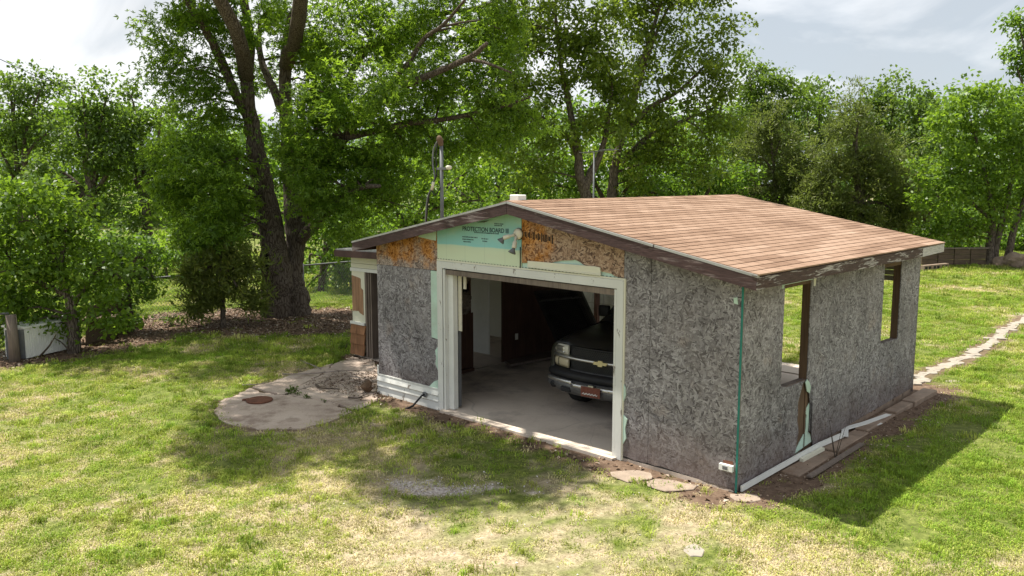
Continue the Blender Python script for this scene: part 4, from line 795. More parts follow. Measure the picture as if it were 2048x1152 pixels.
px_tree('hackberry_tree', 'sunlit leafy tree with a grey trunk over the white metal box', (147,706), 17.0, [(60,390,85,45),(130,420,55,40),(20,440,70,55),(150,480,60,45),(70,500,90,55),(10,560,70,60),(120,560,90,55),(200,520,55,40),(60,620,75,40),(180,590,60,40),(0,640,40,40),(110,635,60,30),(60,450,90,50),(-40,500,60,90),(30,655,50,22),(95,655,45,18),(200,640,50,22)], None, 'leaf_bright', .115, 2.3, 84, .42,
    limbs=[([(150,720),(148,690),(146,650),(135,590),(110,520),(80,440)], .16, .03), ([(142,620),(180,560),(210,520)], .06, .02), ([(135,590),(70,560),(20,520)], .07, .02), ([(120,540),(130,470),(135,420)], .06, .02)])
px_tree('privet_shrub', 'dark glossy shrub spilling over the fence post', (255,650), 19.4, [(245,500,50,35),(290,520,40,32),(230,560,60,40),(290,570,45,38),(180,540,50,40),(240,620,45,25),(310,560,28,30),(210,500,60,30),(150,600,50,40)], None, 'leaf_dark', .10, 2.4, 84, .4, r0=.06, cat='shrub')
px_tree('elm_tree', 'shadowy elm filling the gap behind the field gate', (400,520), 33, [(370,430,70,60),(450,450,70,55),(330,480,50,40),(420,380,60,50),(480,400,50,60),(560,440,70,70),(640,420,60,60),(630,500,60,35)], None, 'leaf_dark', .15, .9, 76, .6)
px_tree('juniper_shrub', 'feathery olive juniper crouching against the maple trunk', (440,645), 19.9, [(440,500,35,35),(410,540,50,32),(470,550,45,40),(440,590,60,30),(400,610,35,22),(490,600,38,32),(500,540,28,40),(380,560,25,22)], None, size=.17, dens=3.4, per=144, R=.34, r0=.06, cat='shrub', **dict(CED, lmat='needle_pale'))
px_tree('mulberry_tree', 'low-branched mulberry just past the chain-link fence', (640,560), 26.5, [(660,480,50,45),(700,500,50,40),(620,540,40,35),(690,560,55,30),(640,590,40,15),(740,470,50,40)], None, 'leaf_dark', .13, 1.2, 84, .48, r0=.09)
px_tree('elm_tree', 'young elm with bright leaves showing behind the service mast', (820,440), 29, [(790,350,60,45),(850,400,60,45),(900,370,60,50),(760,420,60,45),(960,400,60,40),(940,340,50,40),(830,440,70,30)], None, 'leaf_bright', .14, 1.0, 84, .52, r0=.1)
px_tree('elm_tree', 'dense dark elm at the back of the fence line', (1000,440), 37, [(980,330,70,60),(900,320,70,50),(1050,390,60,35),(820,330,70,50),(1090,310,60,55),(760,330,60,60)], None, 'leaf_dark', .17, .8, 80, .65)
px_tree('hackberry_tree', 'thick low hackberry hiding behind the roof slope', (1400,440), 38, [(1380,330,80,50),(1450,350,60,50),(1320,400,80,35),(1430,400,80,35),(1240,400,70,30),(1290,330,70,50)], None, 'leaf_dark', .17, .9, 80, .62)
px_tree('elm_tree', 'shaded elm in the gap between cedar and hackberry', (1850,500), 40, [(1850,390,50,55),(1820,340,40,50),(1850,460,45,35),(1880,300,40,40)], None, 'leaf_elm', .18, .9, 80, .65)
px_tree('hackberry_tree', 'hackberry in deep shade beyond the far stone heap', (2060,500), 44, [(2040,420,70,70),(1990,470,60,40),(2080,330,70,70),(1930,440,60,50),(1890,480,60,30)], None, 'leaf_dark', .2, .9, 76, .7)
# wood closing the view behind the trees: reads as one mass
tl = np.stack([RS.uniform(-46, 52, 2000), RS.uniform(62, 74, 2000), RS.rand(2000)**1.15*9.0], 1); tl[:,2] *= .72+.5*fbm(tl[:,0], tl[:,1]*0, .12, 3, 77)
tlo = thing('far_wood', 'dim belt of distant woodland closing the view behind the trees', 'woodland', (0, 66, 0)); tlo['kind'] = 'stuff'
crown_obj('foliage', [leaves(tl, 36, 1.5*RS.uniform(.7,1.3,len(tl)), .42, 'kite', 12)], M['leaf_dark'], tlo)

px_tree('privet_shrub', 'dark privet thicket under the maple limbs beyond the fence', (700,600), 27, [(650,570,55,28),(720,560,60,30),(600,590,40,16),(680,530,30,20)], None, 'leaf_dark', .12, 1.6, 84, .42, r0=.05, cat='shrub')
px_tree('privet_shrub', 'shaded privet thicket behind the juniper and field fence', (330,560), 30, [(300,500,60,40),(350,520,40,25),(250,520,60,40),(180,500,60,50),(100,520,70,50),(20,520,60,60)], None, 'leaf_dark', .15, 1.3, 84, .55, r0=.05, cat='shrub')
px_tree('privet_shrub', 'thick shrub row showing over the garage\'s front gable', (900,450), 34, [(820,450,70,35),(900,440,70,35),(980,430,60,30),(740,460,60,40),(690,430,60,50)], None, 'leaf_dark', .15, 1.3, 84, .55, r0=.05, cat='shrub')
px_tree('privet_shrub', 'leafy undergrowth below the pecans behind the ridge', (1200,450), 40, [(1120,410,70,35),(1200,400,70,35),(1290,400,70,30),(1370,410,70,30),(1450,410,60,40),(1050,420,60,30)], None, 'leaf_elm', .17, 1.3, 84, .6, r0=.05, cat='shrub')
px_tree('privet_shrub', 'undergrowth between the cedars and the far lawn', (1860,520), 42, [(1830,480,50,35),(1880,490,50,28),(1940,490,50,25),(2000,490,50,28),(2060,480,60,40),(1780,480,60,35)], None, 'leaf_dark', .17, 1.3, 84, .6, r0=.05, cat='shrub')

M['curb_pale'] = vary('buff_stone', (.30,.235,.18), .9, .25, 7, bstr=.5)

# ---------------------------------------------------------------- patio, path, stones
def rough_poly(poly, amp=.03, n=4):
    out = []
    for i, a in enumerate(poly):
        b = poly[(i+1) % len(poly)]
        for k in range(n):
            f = k/n; out.append((a[0]+(b[0]-a[0])*f+random.uniform(-amp, amp)*(k > 0), a[1]+(b[1]-a[1])*f+random.uniform(-amp, amp)*(k > 0)))
    return out
def slabpoly(name, poly, z0, z1, mat, parent=None, bev=.0, tilt=None):
    pts = [(p[0], p[1], z0) for p in poly]; b = MB().prism(pts, (0, 0, z1-z0))
    if tilt: 
        cx_ = sum(p[0] for p in poly)/len(poly); cy_ = sum(p[1] for p in poly)/len(poly); b.v = [(x, y, z+(x-cx_)*tilt[0]+(y-cy_)*tilt[1]) for x, y, z in b.v]
    return b.build(name, mat, parent)
pat = thing('patio', 'old cracked concrete patio beside the garage', 'patio', (0,0,0)); pat['kind'] = 'structure'; del pat['category']
G2 = lambda *p: [(gnd(*a).x, gnd(*a).y) for a in p]
cr1 = G2((500,776),(530,786),(572,790),(620,797),(665,806),(706,822))         # the crack between the slabs
cr2 = G2((572,790),(600,772),(640,752),(668,728))
sl = [G2((428,822),(452,846),(515,859),(600,857),(655,845),(705,823.5))+[(x, y-.02) for x, y in cr1[::-1][1:]]+G2((470,792),(446,800)),
      G2((504,774.5),(565,757),(640,735),(666,727.5))+[(x-.015, y) for x, y in cr2[::-1][1:]]+G2((548,786)),
      [(x+.015, y+.01) for x, y in cr2]+G2((706,715),(748,721),(756,745),(756,801),(709,821))+[(x, y+.02) for x, y in cr1[::-1][1:4]]]
for i, p in enumerate(sl): slabpoly('slab', rough_poly(p, .045, 5), -.12, .004+.004*i, M['patio'], pat)
lid = thing('drain_cover', 'rusty round iron lid lying on the patio concrete', 'lid', gnd(519, 802, .004))
MB().lathe([(0,.0),(.20,.0),(.21,.012),(.21,.026),(.19,.034),(.17,.028),(0,.03)], (0,0,0), (0,0,1), 20).build('plate', M['rust'], lid); MB().beam((-.28,.03,.012), (-.18,.02,.03), .05, .02).build('lug', M['rust'], lid)
path = thing('stone_path', 'line of pale broken flagstones running away from the garage corner', 'path', (0,0,0)); path['kind'] = 'structure'; del path['category']
def stone(cx_, cy_, r, mat, parent=None, name='stone', h=.03, asp=1.0, z=-.02):
    n = random.randint(8, 11); a0 = random.random()*6; pts = []
    for k in range(n):
        a = a0+2*math.pi*k/n+random.uniform(-.2,.2); rr = r*random.uniform(.75,1.15); pts.append((cx_+math.cos(a)*rr*asp, cy_+math.sin(a)*rr))
    b = MB().prism([(x, y, z) for x, y in pts], (0,0,h-z)); tx, ty = random.uniform(-.04,.04), random.uniform(-.04,.04)
    b.v = [(x, y, zz+(x-cx_)*tx+(y-cy_)*ty) for x, y, zz in b.v]; return b.build(name, mat, parent, bevel=.006)
bedp = []
for sgn in (1, -1):
    row = []
    for i, (a, b) in enumerate(zip(PATHL[:-1], PATHL[1:])):
        a, b = Vector(a), Vector(b); w = Vector((-(b-a).y, (b-a).x)).normalized()*sgn
        for k in range(12):
            p = a.lerp(b, k/12); v_ = tob((p.x, p.y, 0))[1]
            if v_ > 6.8: row.append(p+w*random.uniform(.02,.10))
    bedp.append(row)
slabpoly('path_bed', [tuple(p) for p in bedp[0]]+[tuple(p) for p in bedp[1][::-1]], -.05, .006, M['stone'], path)
seg = [(Vector(a), Vector(b)) for a, b in zip(PATHL[:-1], PATHL[1:])]
for a, b in seg:
    L_ = (b-a).length; n = max(2, int(L_/.15))
    for k in range(n):
        p = a.lerp(b, (k+.5)/n); w = Vector((-(b-a).y, (b-a).x)).normalized()*random.uniform(-.12,.12); 
        if tob((p.x, p.y, 0))[1] > 6.75: stone(p.x+w.x, p.y+w.y, random.uniform(.07,.14), M['stone'], path, h=.012)
for nm, lb, px, r, asp in (('stepping_stone', 'flat square stepping stone close to the front wall corner', (1338,970), .24, 1.25), ('stepping_stone', 'longer buff stepping stone nearest the door casing', (1266,950), .2, 1.4), ('field_stone', 'single pale stone sunk in the grass before the garage', (1388,1099), .15, .8), ('field_stone', 'small flat stone at the foot of the green corner strip', (1490,994), .12, 1.5), ('field_stone', 'white stone flake lying in the grass beside the path', (1908,762), .11, 1.4), ('field_stone', 'white stone on the lawn where the path curves', (2040,628), .22, 1.3)):
    p = gnd(*px); o = stone(0, 0, r, M['stone'] if 'pale' in lb or 'white' in lb else M['curb_pale'], None, nm, -.002, asp); o.location = p; tag(o, lb, 'stone')
# curb blocks and loose strips along the side wall
k = 0
for a, b, o_, h in ((1.0,2.15,.30,.0), (2.2,3.3,.28,.015), (3.32,4.45,.24,.035), (4.47,5.2,.24,.06), (5.22,6.25,.27,.08)):
    p = MB().prism([bw(-.06,a,-.1), bw(-.06,b,-.1), bw(-o_+random.uniform(-.02,.02),b,-.1), bw(-o_,a,-.1)], (0,0,.1+h)).build('curb_block', M['curb'], None, bevel=.012)
    tag(p, ['sunken curb block nearest the torn wall sheet', 'curb block under the tear in the side wall', 'middle curb block of the row below the side wall', 'raised curb block under the second window', 'end curb block at the garage\'s back corner'][k], 'curb', 'curb blocks along the side wall'); k += 1
def strip_thing(name, label, pts, w, h, mat, cat='strip'):
    b = MB()
    for a, c in zip(pts[:-1], pts[1:]): b.beam(a, c, w, h)
    m_ = b.build(name, mat); return tag(m_, label, cat)
strip_thing('vinyl_strip', 'long white vinyl strip hanging along the foot of the side wall', [bw(-.04,.05,.03), bw(-.05,1.2,.05), bw(-.07,2.1,.07), bw(-.12,2.75,.07)], .02, .07, M['white_clean'])
strip_thing('vinyl_strip', 'bent white vinyl strip trailing onto the bare soil', [bw(-.14,2.77,.05), gnd(1690,857,.05), gnd(1730,846,.04), gnd(1778,829,.03)], .09, .012, M['white_clean'])
strip_thing('vinyl_scrap', 'short white vinyl scrap lying on soil near the grass', [gnd(1735,853,.02), gnd(1757,845,.025)], .12, .01, M['white_clean'], 'scrap')
strip_thing('old_plank', 'thin rotten plank on the soil beside the curb', [bw(-.42,1.0,.015), bw(-.40,2.7,.02)], .07, .02, M['wood_grey'], 'plank')
strip_thing('broken_trim', 'broken cream trim piece below the torn wall sheet', [bw(-.10,1.5,.02), bw(-.12,2.1,.03)], .05, .04, M['cream'], 'trim')
# dead weed stalk at the side wall
wd = thing('weed_stalk', 'dry bare weed stalk growing by the torn side wall', 'weed', bw(-.35, 1.95, 0))
for k in range(5):
    a = random.uniform(0, 6.28); MB().tube([(0,0,-.02), (math.cos(a)*.04, math.sin(a)*.04, .14), (math.cos(a)*.10, math.sin(a)*.10, .30+.04*k)], [.006,.005,.002], 5).build('stem', M['twig'], wd)

# ---------------------------------------------------------------- floodlight, mast, antenna, wire
fl = thing('floodlight', 'cream twin-arm floodlight fixture on the gable', 'lamp', bw(3.37, -.02, 2.80), -GTH)
MB().lathe([(0,0),(.085,0),(.095,.02),(.09,.045),(.06,.06),(0,.065)], (0,0,0), (0,-1,0), 20).build('base_plate', M['plastic_cream'], fl, True); MB().lathe([(0,.0),(.10,.0),(.10,.006),(0,.006)], (-.012,.006,0), (0,-1,0), 20).build('gasket', M['black'], fl)
def holder(d, name='lamp_arm'):
    d = Vector(d).normalized(); o = Vector((0,-.06,0)); r = MB().lathe([(0,0),(.022,0),(.022,.09),(.036,.10),(.04,.20),(.036,.21),(0,.21)], o+d*.03, d, 14).build(name, M['plastic_cream'], fl, True); return o+d*.24, d, r
fl.scale = (.82,)*3
e1, d1, a1 = holder((-.9,-.35,-.28)); e2, d2, a2 = holder((.02,-.3,-1))
for e_, d, a in ((e1, Vector((-.5,-.4,-.75)), a1), (e2, Vector((-.1,-.45,-.9)), a2)):
    MB().lathe([(0,-.01),(.022,.0),(.028,.03),(.066,.09),(.066,.10),(.0,.105)], e_-Vector(d).normalized()*.01, d, 16).build('bulb', M['galv'], a, True)
mb = bw(5.02, .05, 2.93); mt = hit(877, 283, 1, .05)
ms_ = thing('service_mast', 'grey conduit service mast with weatherhead rising through the roof', 'mast', mb, -GTH)
H = mt[2]-2.93; MB().tube([(0,0,-.7), (0,0,.2), (.0,0,H-.05)], .027, 12).build('pole', M['galv'], ms_, True)
MB().lathe([(.03,-.09),(.045,-.04),(.05,.0),(.04,.04),(.02,.065),(0,.07)], (-.01,-.02,H+.02), (-.15,-.2,1), 14).build('weatherhead', M['wood_brown'], ms_, True)
MB().box(-.06,.14,-.045,.045,H-.42,H-.385).build('bracket', M['galv'], ms_); MB().lathe([(.02,0),(.045,.015),(.045,.05),(.02,.065)], (.16,0,H-.42), (0,0,1), 10).build('insulator', M['plastic_cream'], ms_, True)
MB().tube(smooth_path([(-.05,-.03,H), (-.13,-.04,H-.12), (-.14,-.05,H-.35), (-.10,-.05,H-.52), (-.17,-.05,H-.68), (-.27,-.05,H-.85), (-.34,-.03,H-1.15), (-.40,0,H-1.62)], 4), .013, 6).build('cable', M['galv'], ms_, True); MB().tube(smooth_path([(-.03,-.03,H), (-.09,-.03,H-.2), (-.07,-.04,H-.5), (-.20,-.05,H-.72), (-.31,-.03,H-1.1), (-.40,.02,H-1.66)], 4), .009, 6).build('cable', M['black'], ms_, True)
MB().tube([(-.13,-.05,H-.60), (-.17,-.05,H-.72)], .022, 8).build('splice', M['plastic_cream'], ms_, True); MB().tube(smooth_path([(-.17,-.05,H-.72), (-.08,-.06,H-.80), (.02,-.045,H-.68)], 4), .008, 6).build('tie_wire', M['black'], ms_, True)
an_b = Vector((aty(1187, 400, 26).x, 26, 0)); an = thing('antenna', 'old television antenna on a thin pole behind the garage', 'antenna', an_b)
az_ = aty(1187, 304, 26).z; MB().tube([(0,0,-.2), (0,0,az_)], .025, 8).build('pole', M['galv'], an, True)
boom = MB().beam((-.32,.1,az_-.02), (.58,-.3,az_+.07), .025, .025).build('boom', M['galv'], an)
for f, w in ((.02,.42), (.18,.36), (.34,.32), (.5,.28), (.62,.25), (.72,.5), (.82,.46), (.97,.5)):
    p = Vector((-.32,.1,az_-.02)).lerp(Vector((.58,-.3,az_+.07)), f); MB().tube([p+Vector((-.6,-.75,0))*w*.7, p+Vector((.6,.75,0))*w*.7], .011, 6).build('element', M['galv'], an)
wa, wb = aty(-120, 62, 34), aty(240, 210, 40)
tag(MB().tube([wa, wa.lerp(wb,.5)-Vector((0,0,.25)), wb], .016, 6).build('power_line', M['black']), 'thin overhead wire crossing the sky beside the upright elm', 'wire')

# ---------------------------------------------------------------- fence and things along it
def fence(name, label, pts, h, post_every=3.0):
    base = Vector((pts[0][0], pts[0][1], 0)); f_ = thing(name, label, 'fence', base); P = [Vector((p[0], p[1], 0))-base for p in pts]; wires = MB()
    for a, b in zip(P[:-1], P[1:]):
        L_ = (b-a).length; n = max(1, round(L_/post_every)); d = (b-a)/L_
        for i in range(n): p = a.lerp(b, i/n); MB().tube([p-Vector((0,0,.2)), p+Vector((0,0,h+.06))], .034, 8).build('post', M['galv'], f_, True)
        MB().tube([a+Vector((0,0,h)), b+Vector((0,0,h))], .022, 8).build('top_rail', M['galv'], f_, True)
        s_ = 0
        while s_ < L_:
            for sg in (1, -1):
                p0 = a+d*s_+Vector((0,0,.03)); run = h-.05; e_ = s_+sg*run*.8
                p1 = a+d*min(max(e_, 0), L_); t_ = abs((min(max(e_, 0), L_)-s_)/(run*.8)) if run else 0; p1 = p1+Vector((0,0,.03+run*t_)); wires.beam(p0, p1, .004, .004)
            s_ += .085
    MB_ = wires.build('wire_mesh', M['galv'], f_); MB_['kind'] = 'stuff'; return f_
fp1, fp2 = gnd(258, 655), gnd(608, 612)
dirf = (fp2-fp1).normalized()
fence('chain_link_fence', 'rusty grey chain-link fence running behind the maple', [tuple(fp1[:2]), tuple(fp2[:2]), tuple((fp2+dirf*9)[:2]), tuple((fp2+dirf*9+Vector((9,4,0)))[:2])], 1.15)
gp = gnd(25, 722)
fence('chain_link_fence', 'short chain-link panel at the frame edge beside the grey post', [(gp.x-2.2, gp.y-1.3), (gp.x, gp.y)], .95, 2.4)
tag(MB().tube([gp+Vector((.06,-.02,-.2)), gp+Vector((.06,-.02,.45)), gp+Vector((.03,0,.92))], [.11,.10,.09], 10, jit=.15).build('fence_post', M['wood_grey'], None, True), 'thick weathered wooden post beside the white metal box', 'post')
# white ribbed metal box
b0, b1 = gnd(53, 719), gnd(163, 694); dx_ = (b1-b0); L_ = dx_.length; ang = math.atan2(dx_.y, dx_.x)
box = thing('metal_box', 'white ribbed metal box under the leafy tree', 'box', b0, ang)
MB().prism([(0,0,.02), (L_,0,.02), (L_,.55,.02), (0,.55,.02)], (0,0,.60)).build('body', M['white_clean'], box); n = int(L_/.055)
for k in range(n): MB().box(k*.055+.01, k*.055+.034, -.010, -.001, .03, .60).build('rib', M['white_clean'], box)
MB().box(-.03, L_+.03, -.03, .58, .621, .66).build('lid', M['white_clean'], box); MB().prism([(-.01,0,.02),(-.16,.32,.02),(-.16,.32,.60),(-.01,0,.60)], (-.012,-.006,0)).build('end_flap', M['galv'], box)
pb0, pb1 = gnd(172, 690), gnd(250, 664); d_ = (pb1-pb0)
tag(MB().prism([pb0-d_*.1+Vector((0,.15,-.02)), pb1+Vector((0,.15,-.02)), pb1+Vector((0,.3,.82)), pb0-d_*.1+Vector((0,.3,.80))], (-.01,.02,0)).build('plywood_sheet', M['old_board']), 'brown weathered plywood sheet leaning against the fence post', 'board')
tag(MB().prism([pb0+Vector((-.5,.1,.42)), pb0+Vector((.5,.35,.50)), pb0+Vector((.5,.35,.56)), pb0+Vector((-.5,.1,.5))], (-.05,.3,.02)).build('loose_board', M['old_board']), 'loose brown board jutting out above the metal box', 'board')
tag(MB().prism([gnd(266,656)+Vector((0,0,-.05)), gnd(277,653)+Vector((0,0,-.05)), gnd(277,653)+Vector((.0,.1,-.05)), gnd(266,656)+Vector((0,.1,-.05))], (0,0,.28)).build('brick', M['rust']), 'small rusty block at the foot of the fence post', 'block')
# low boards and stone heap at the far edge
fw0, fw1 = gnd(1842, 532), gnd(1972, 531)
lw = thing('low_wall', 'low brown wall of old boards at the lawn\'s far edge', 'wall', fw0); lw['kind'] = 'thing'
d_ = fw1-fw0; n = 4
for r_ in range(3):
    for k in range(n):
        a = d_*(k/n)+Vector((.02,0,.05+r_*.215)); b = d_*((k+1)/n)+Vector((-.02,0,.05+r_*.215)); MB().prism([a, b, b+Vector((0,0,.20)), a+Vector((0,0,.205))], (0,.10+.03*random.random(),0)).build('plank', M['old_board'], lw)
MB().prism([Vector((-.05,-.04,.70)), d_+Vector((.05,-.04,.70)), d_+Vector((.05,.2,.70)), Vector((-.05,.2,.70))], (0,0,.05)).build('cap_board', M['wood_grey'], lw)
cb0, cb1 = gnd(1848, 541), gnd(1898, 536); d_ = (cb1-cb0)/3
for k in range(3):
    o = thing('concrete_block', ['end concrete block below the low board wall, nearest the garage', 'middle concrete block below the low board wall', 'last concrete block below the low board wall, toward the hackberry'][k], 'block', cb0+d_*k, math.atan2(d_.y, d_.x), 'concrete blocks by the low wall')
    l = d_.length-.02; MB().prism([(0,0,-.02),(l,0,-.02),(l,0,.19),(0,0,.19)], (0,.18,0)).build('body', M['curb'], o)
    for j in (.12, .55): MB().box(l*j, l*j+l*.3, -.004, -.001, .03, .14).build('core_hole', M['dark'], o)
def boulder(label, px, r, sq=.8):
    bm = bmesh.new(); bmesh.ops.create_icosphere(bm, subdivisions=3, radius=r); s = random.random()*50
    for v in bm.verts:
        n_ = v.co.normalized(); v.co *= .8+.45*float(vnoise(np.array(n_.x*1.7+s), np.array(n_.y*1.7+n_.z*2.1+s)))+.1*float(vnoise(np.array(n_.x*5+s), np.array(n_.z*5+n_.y*3+s))); v.co.z = v.co.z*sq
    me = bpy.data.meshes.new('boulder'); bm.to_mesh(me); bm.free(); me.materials.append(M['curb']); o = link('boulder', me); o.location = gnd(*px)+Vector((0,0,r*sq*.4)); tag(o, label, 'boulder')
boulder('large rough boulder beside the hackberry stems', (2030, 533), .45, .9); boulder('dark low boulder behind the dead tree base', (2000, 531), .35); boulder('grey boulder at the far corner of the stone heap', (2075, 534), .5, 1.0)

# ---------------------------------------------------------------- fallen sticks, litter, gravel, weeds
def stick(label, pts, r):
    pts = [gnd(x, y, .03+z) for x, y, z in pts]; b = MB(); b.tube(smooth_path(pts, 4), [r*(1-.7*i/((len(pts)-1)*4)) for i in range((len(pts)-1)*4+1)], 6, jit=.3); i = len(pts)//2
    b.tube([pts[i], pts[i]+Vector((random.uniform(-.2,.2), random.uniform(-.25,.25), .05))], [r*.5, r*.2], 5)
    tag(b.build('fallen_branch', M['twig'] if r > .015 else M['dead'], None, True), label, 'branch')
stick('long pale stick pointing up from the patio edge', [(642,738,.0),(620,728,.05),(600,720,.12)], .012)
stick('thin stick stretched across the back of the patio', [(565,748,0),(620,747,.03),(680,742,.04),(720,740,.03)], .014)
stick('short thick branch lying in the middle of the patio', [(632,770,.02),(645,776,.03),(662,777,.03),(679,778,.02)], .022)
stick('crooked stick lying against the garage corner', [(697,795,.01),(715,796,.03),(738,792,.05)], .018)
stick('pale bare stick reaching toward the siding', [(700,752,.04),(728,757,.06),(756,762,.05)], .012)
stick('slender twig curved over the patio crack', [(648,765,.02),(660,752,.04),(672,744,.03)], .008)
stick('small forked twig beside the weeds in the crack', [(608,772,.02),(613,778,.03),(618,779,.02)], .009)
stick('weathered stick along the patio\'s grassy edge', [(485,770,.0),(520,768,.02),(548,762,.01)], .012)
stick('dead branch leaning on the white metal box', [(80,712,.02),(100,690,.3),(112,668,.62)], .022)
stick('broken branch propped on the leafy tree\'s trunk', [(136,698,.1),(122,684,.25),(108,676,.42)], .018)
stick('stick lying in the leaf litter before the juniper', [(330,655,.02),(370,650,.05),(410,652,.02)], .016)
tag(MB().tube([bw(6.68,-.12,.05), bw(6.70,-.2,.12), bw(6.66,-.12,.2)], [.07,.09,.05], 7, jit=.5).build('wood_chunk', M['wood_brown']), 'rotten brown wood chunk at the garage corner', 'wood')
def flakes(name, n, box_, test, size, mat, lift=.012, label='', hgt=.3):
    x = RS.uniform(box_[0], box_[1], n*6); y = RS.uniform(box_[2], box_[3], n*6); w = test(x, y); k = np.where(RS.rand(n*6) < w)[0][:n]; x = x[k]; y = y[k]; m = len(x)
    z_ = (fbm(x, y, .9, 3, 5)-.5)*.05+(fbm(x, y, 4, 2, 9)-.5)*.02-.012+lift; inp = polydist(x, y, PATIO) < .05; z_ = np.where(inp, .02, z_); P_ = np.stack([x, y, z_], 1)
    ax_ = RS.randn(m, 3); ax_[:,2] *= hgt; ax_ /= np.linalg.norm(ax_, axis=1, keepdims=True); nr = RS.randn(m, 3)*hgt+np.array([0,0,1]); bi = np.cross(nr, ax_); bi /= np.linalg.norm(bi, axis=1, keepdims=True); nr = np.cross(ax_, bi)
    sz = size*RS.uniform(.5, 1.5, m); V0, F0 = LEAF['kite']; V = P_[:,None,:]+sz[:,None,None]*((V0[None,:,0:1]-.5)*ax_[:,None,:]+V0[None,:,1:2]*bi[:,None,:]+V0[None,:,2:3]*nr[:,None,:]*2)
    o = link(name, npmesh(name, V.reshape(-1,3), (F0[None]+(np.arange(m)*4)[:,None,None]).reshape(-1,4), mat, False, RS.rand(m))); tag(o, label, kind='stuff'); return o
t = NT('dry_leaf'); ti = t.attr('tint')[2]; M['litter'] = t.done(t.bsdf(t.ramp(ti, [(0, (.06,.035,.022)), (.5, (.17,.105,.065)), (.8, (.30,.22,.15)), (1, (.48,.42,.35))]), .9))
def lt(x, y): b_, l_, g_, li_ = cover(x, y); return li_*.9*(polydist(x, y, FLOORP) > .0)
flakes('leaf_litter', 15000, (-13, 4, 8, 25), lt, .055, M['litter'], label='brown dead leaves and bark chips under the maple and patio edge')
def lt2(x, y): 
    d = np.hypot((x-gnd(715,765).x)/.75, (y-gnd(715,765).y)/.8); return np.clip(1.25-d, 0, 1)*(polydist(x, y, PATIO) < .1)
flakes('leaf_litter', 1900, (-4.2, -1.2, 12.5, 16), lt2, .032, M['litter'], label='drift of dead leaves and twigs on the patio by the doorway')
t = NT('gravel_chip'); ti = t.attr('tint')[2]; M['gravel'] = t.done(t.bsdf(t.ramp(ti, [(0, (.22,.18,.17)), (.6, (.48,.43,.41)), (1, (.72,.67,.65))]), .85))
def gt(x, y): b_, l_, g_, li_ = cover(x, y); return np.clip(g_*.8+np.clip(b_-.35, 0, 1)*.03*(y < 11.5)*(x < 2.2)*(x > -2.5), 0, 1)*(polydist(x, y, FLOORP) > .05)
flakes('gravel', 4200, (-2.6, 2.4, 6.6, 11), gt, .021, M['gravel'], .008, 'pale gravel chips scattered where the drive has worn thin', hgt=.6)
def sl_(x, y):
    u = -(x-GX)*ct+(y-GY)*st_; v = (x-GX)*st_+(y-GY)*ct; return sstep(1.1, .5, -u)*sstep(-.02,-.1,u)*(v > -.3)*(v < 7)*.8
flakes('leaf_litter', 2500, (2, 9, 7.5, 15.5), sl_, .03, M['litter'], label='crumbled dead leaves on the bare soil along the side wall')
def weed(label, p, n, h, mat='leaf_bright', cat='weed'):
    w_ = thing('weed', label, cat, p); V = []; b = MB()
    for k in range(n):
        a = random.uniform(0, 6.28); e_ = Vector((math.cos(a)*h*.5, math.sin(a)*h*.5, h*random.uniform(.5,1))); b.tube([(0,0,-.02), e_*.6+Vector((0,0,h*.15)), e_], [.004,.003,.002], 4, caps=False)
    b.build('stems', M['twig'], w_); Cc = np.array(p)+RS.randn(n, 3)*np.array([h*.3,h*.3,h*.15])+np.array([0,0,h*.5]); crown_obj('leaves', [leaves(Cc, 18, np.full(n, h*.35), h*.22, 'kite', 6)], M[mat], w_)
for i, (px, n, h, lb) in enumerate((((580,788),4,.16,'tallest weed tuft sprouting from the patio crack'),((592,790),4,.14,'leafy weed next to the tallest one in the patio crack'),((614,797),4,.10,'low spreading weed midway along the patio crack'),((648,806),3,.07,'tiny weed at the far end of the patio crack'))): weed(lb, gnd(*px), n, h, 'leaf_elm')
weed('leafy sapling growing at the fence post\'s foot', gnd(243, 672), 8, .6, 'leaf_bright'); weed('scrubby weeds below the juniper on bare soil', gnd(345, 650), 6, .3, 'leaf_elm'); weed('low green weeds by the lean-to wall', gnd(690, 700), 5, .18, 'leaf_elm')

# ---------------------------------------------------------------- pickup truck inside the garage
t = NT('dusty_black_paint'); d = t.ramp(t.noise(3, 6, rough=.7), [(.4, 0.0), (.8, .06)]); M['paint'] = t.done(t.bsdf(t.mix(d, (.012,.012,.013), (.22,.19,.16)), t.math('ADD', .32, t.math('MULTIPLY', d, 2.2)), 0, None, .5))
M['chrome'] = vary('dull_chrome', (.60,.59,.56), .38, .12, 8, metal=1.0, bstr=.05); M['bumper_grey'] = vary('scuffed_bumper', (.13,.13,.13), .45, .3, 9, metal=.5); M['trim_black'] = vary('black_plastic', (.016,.016,.017), .6, .3)
t = NT('lamp_lens'); M['lens'] = t.done(t.bsdf((.62,.60,.52), .18, 0, None, .6)); t = NT('amber_lens'); M['lens_low'] = t.done(t.bsdf((.50,.44,.30), .22, 0, None, .6))
t = NT('window_glass'); M['glass'] = t.done(t.bsdf((.02,.025,.025), .06, 0, None, .6)); M['gold'] = vary('gold_emblem', (.72,.62,.36), .35, .1, metal=.4); M['tyre'] = vary('tyre', (.02,.02,.02), .9, .3); M['plate'] = vary('rusty_plate', (.16,.055,.035), .7, .4, 25)
TU, TV, TA = 2.74, .97, math.radians(6.5)
T = thing('pickup_truck', 'dusty black pickup truck parked nose-out inside the garage', 'truck', bw(TU, TV, .027), -GTH+TA)
yf = lambda x: .12+.20*(abs(x)/.95)**2.4
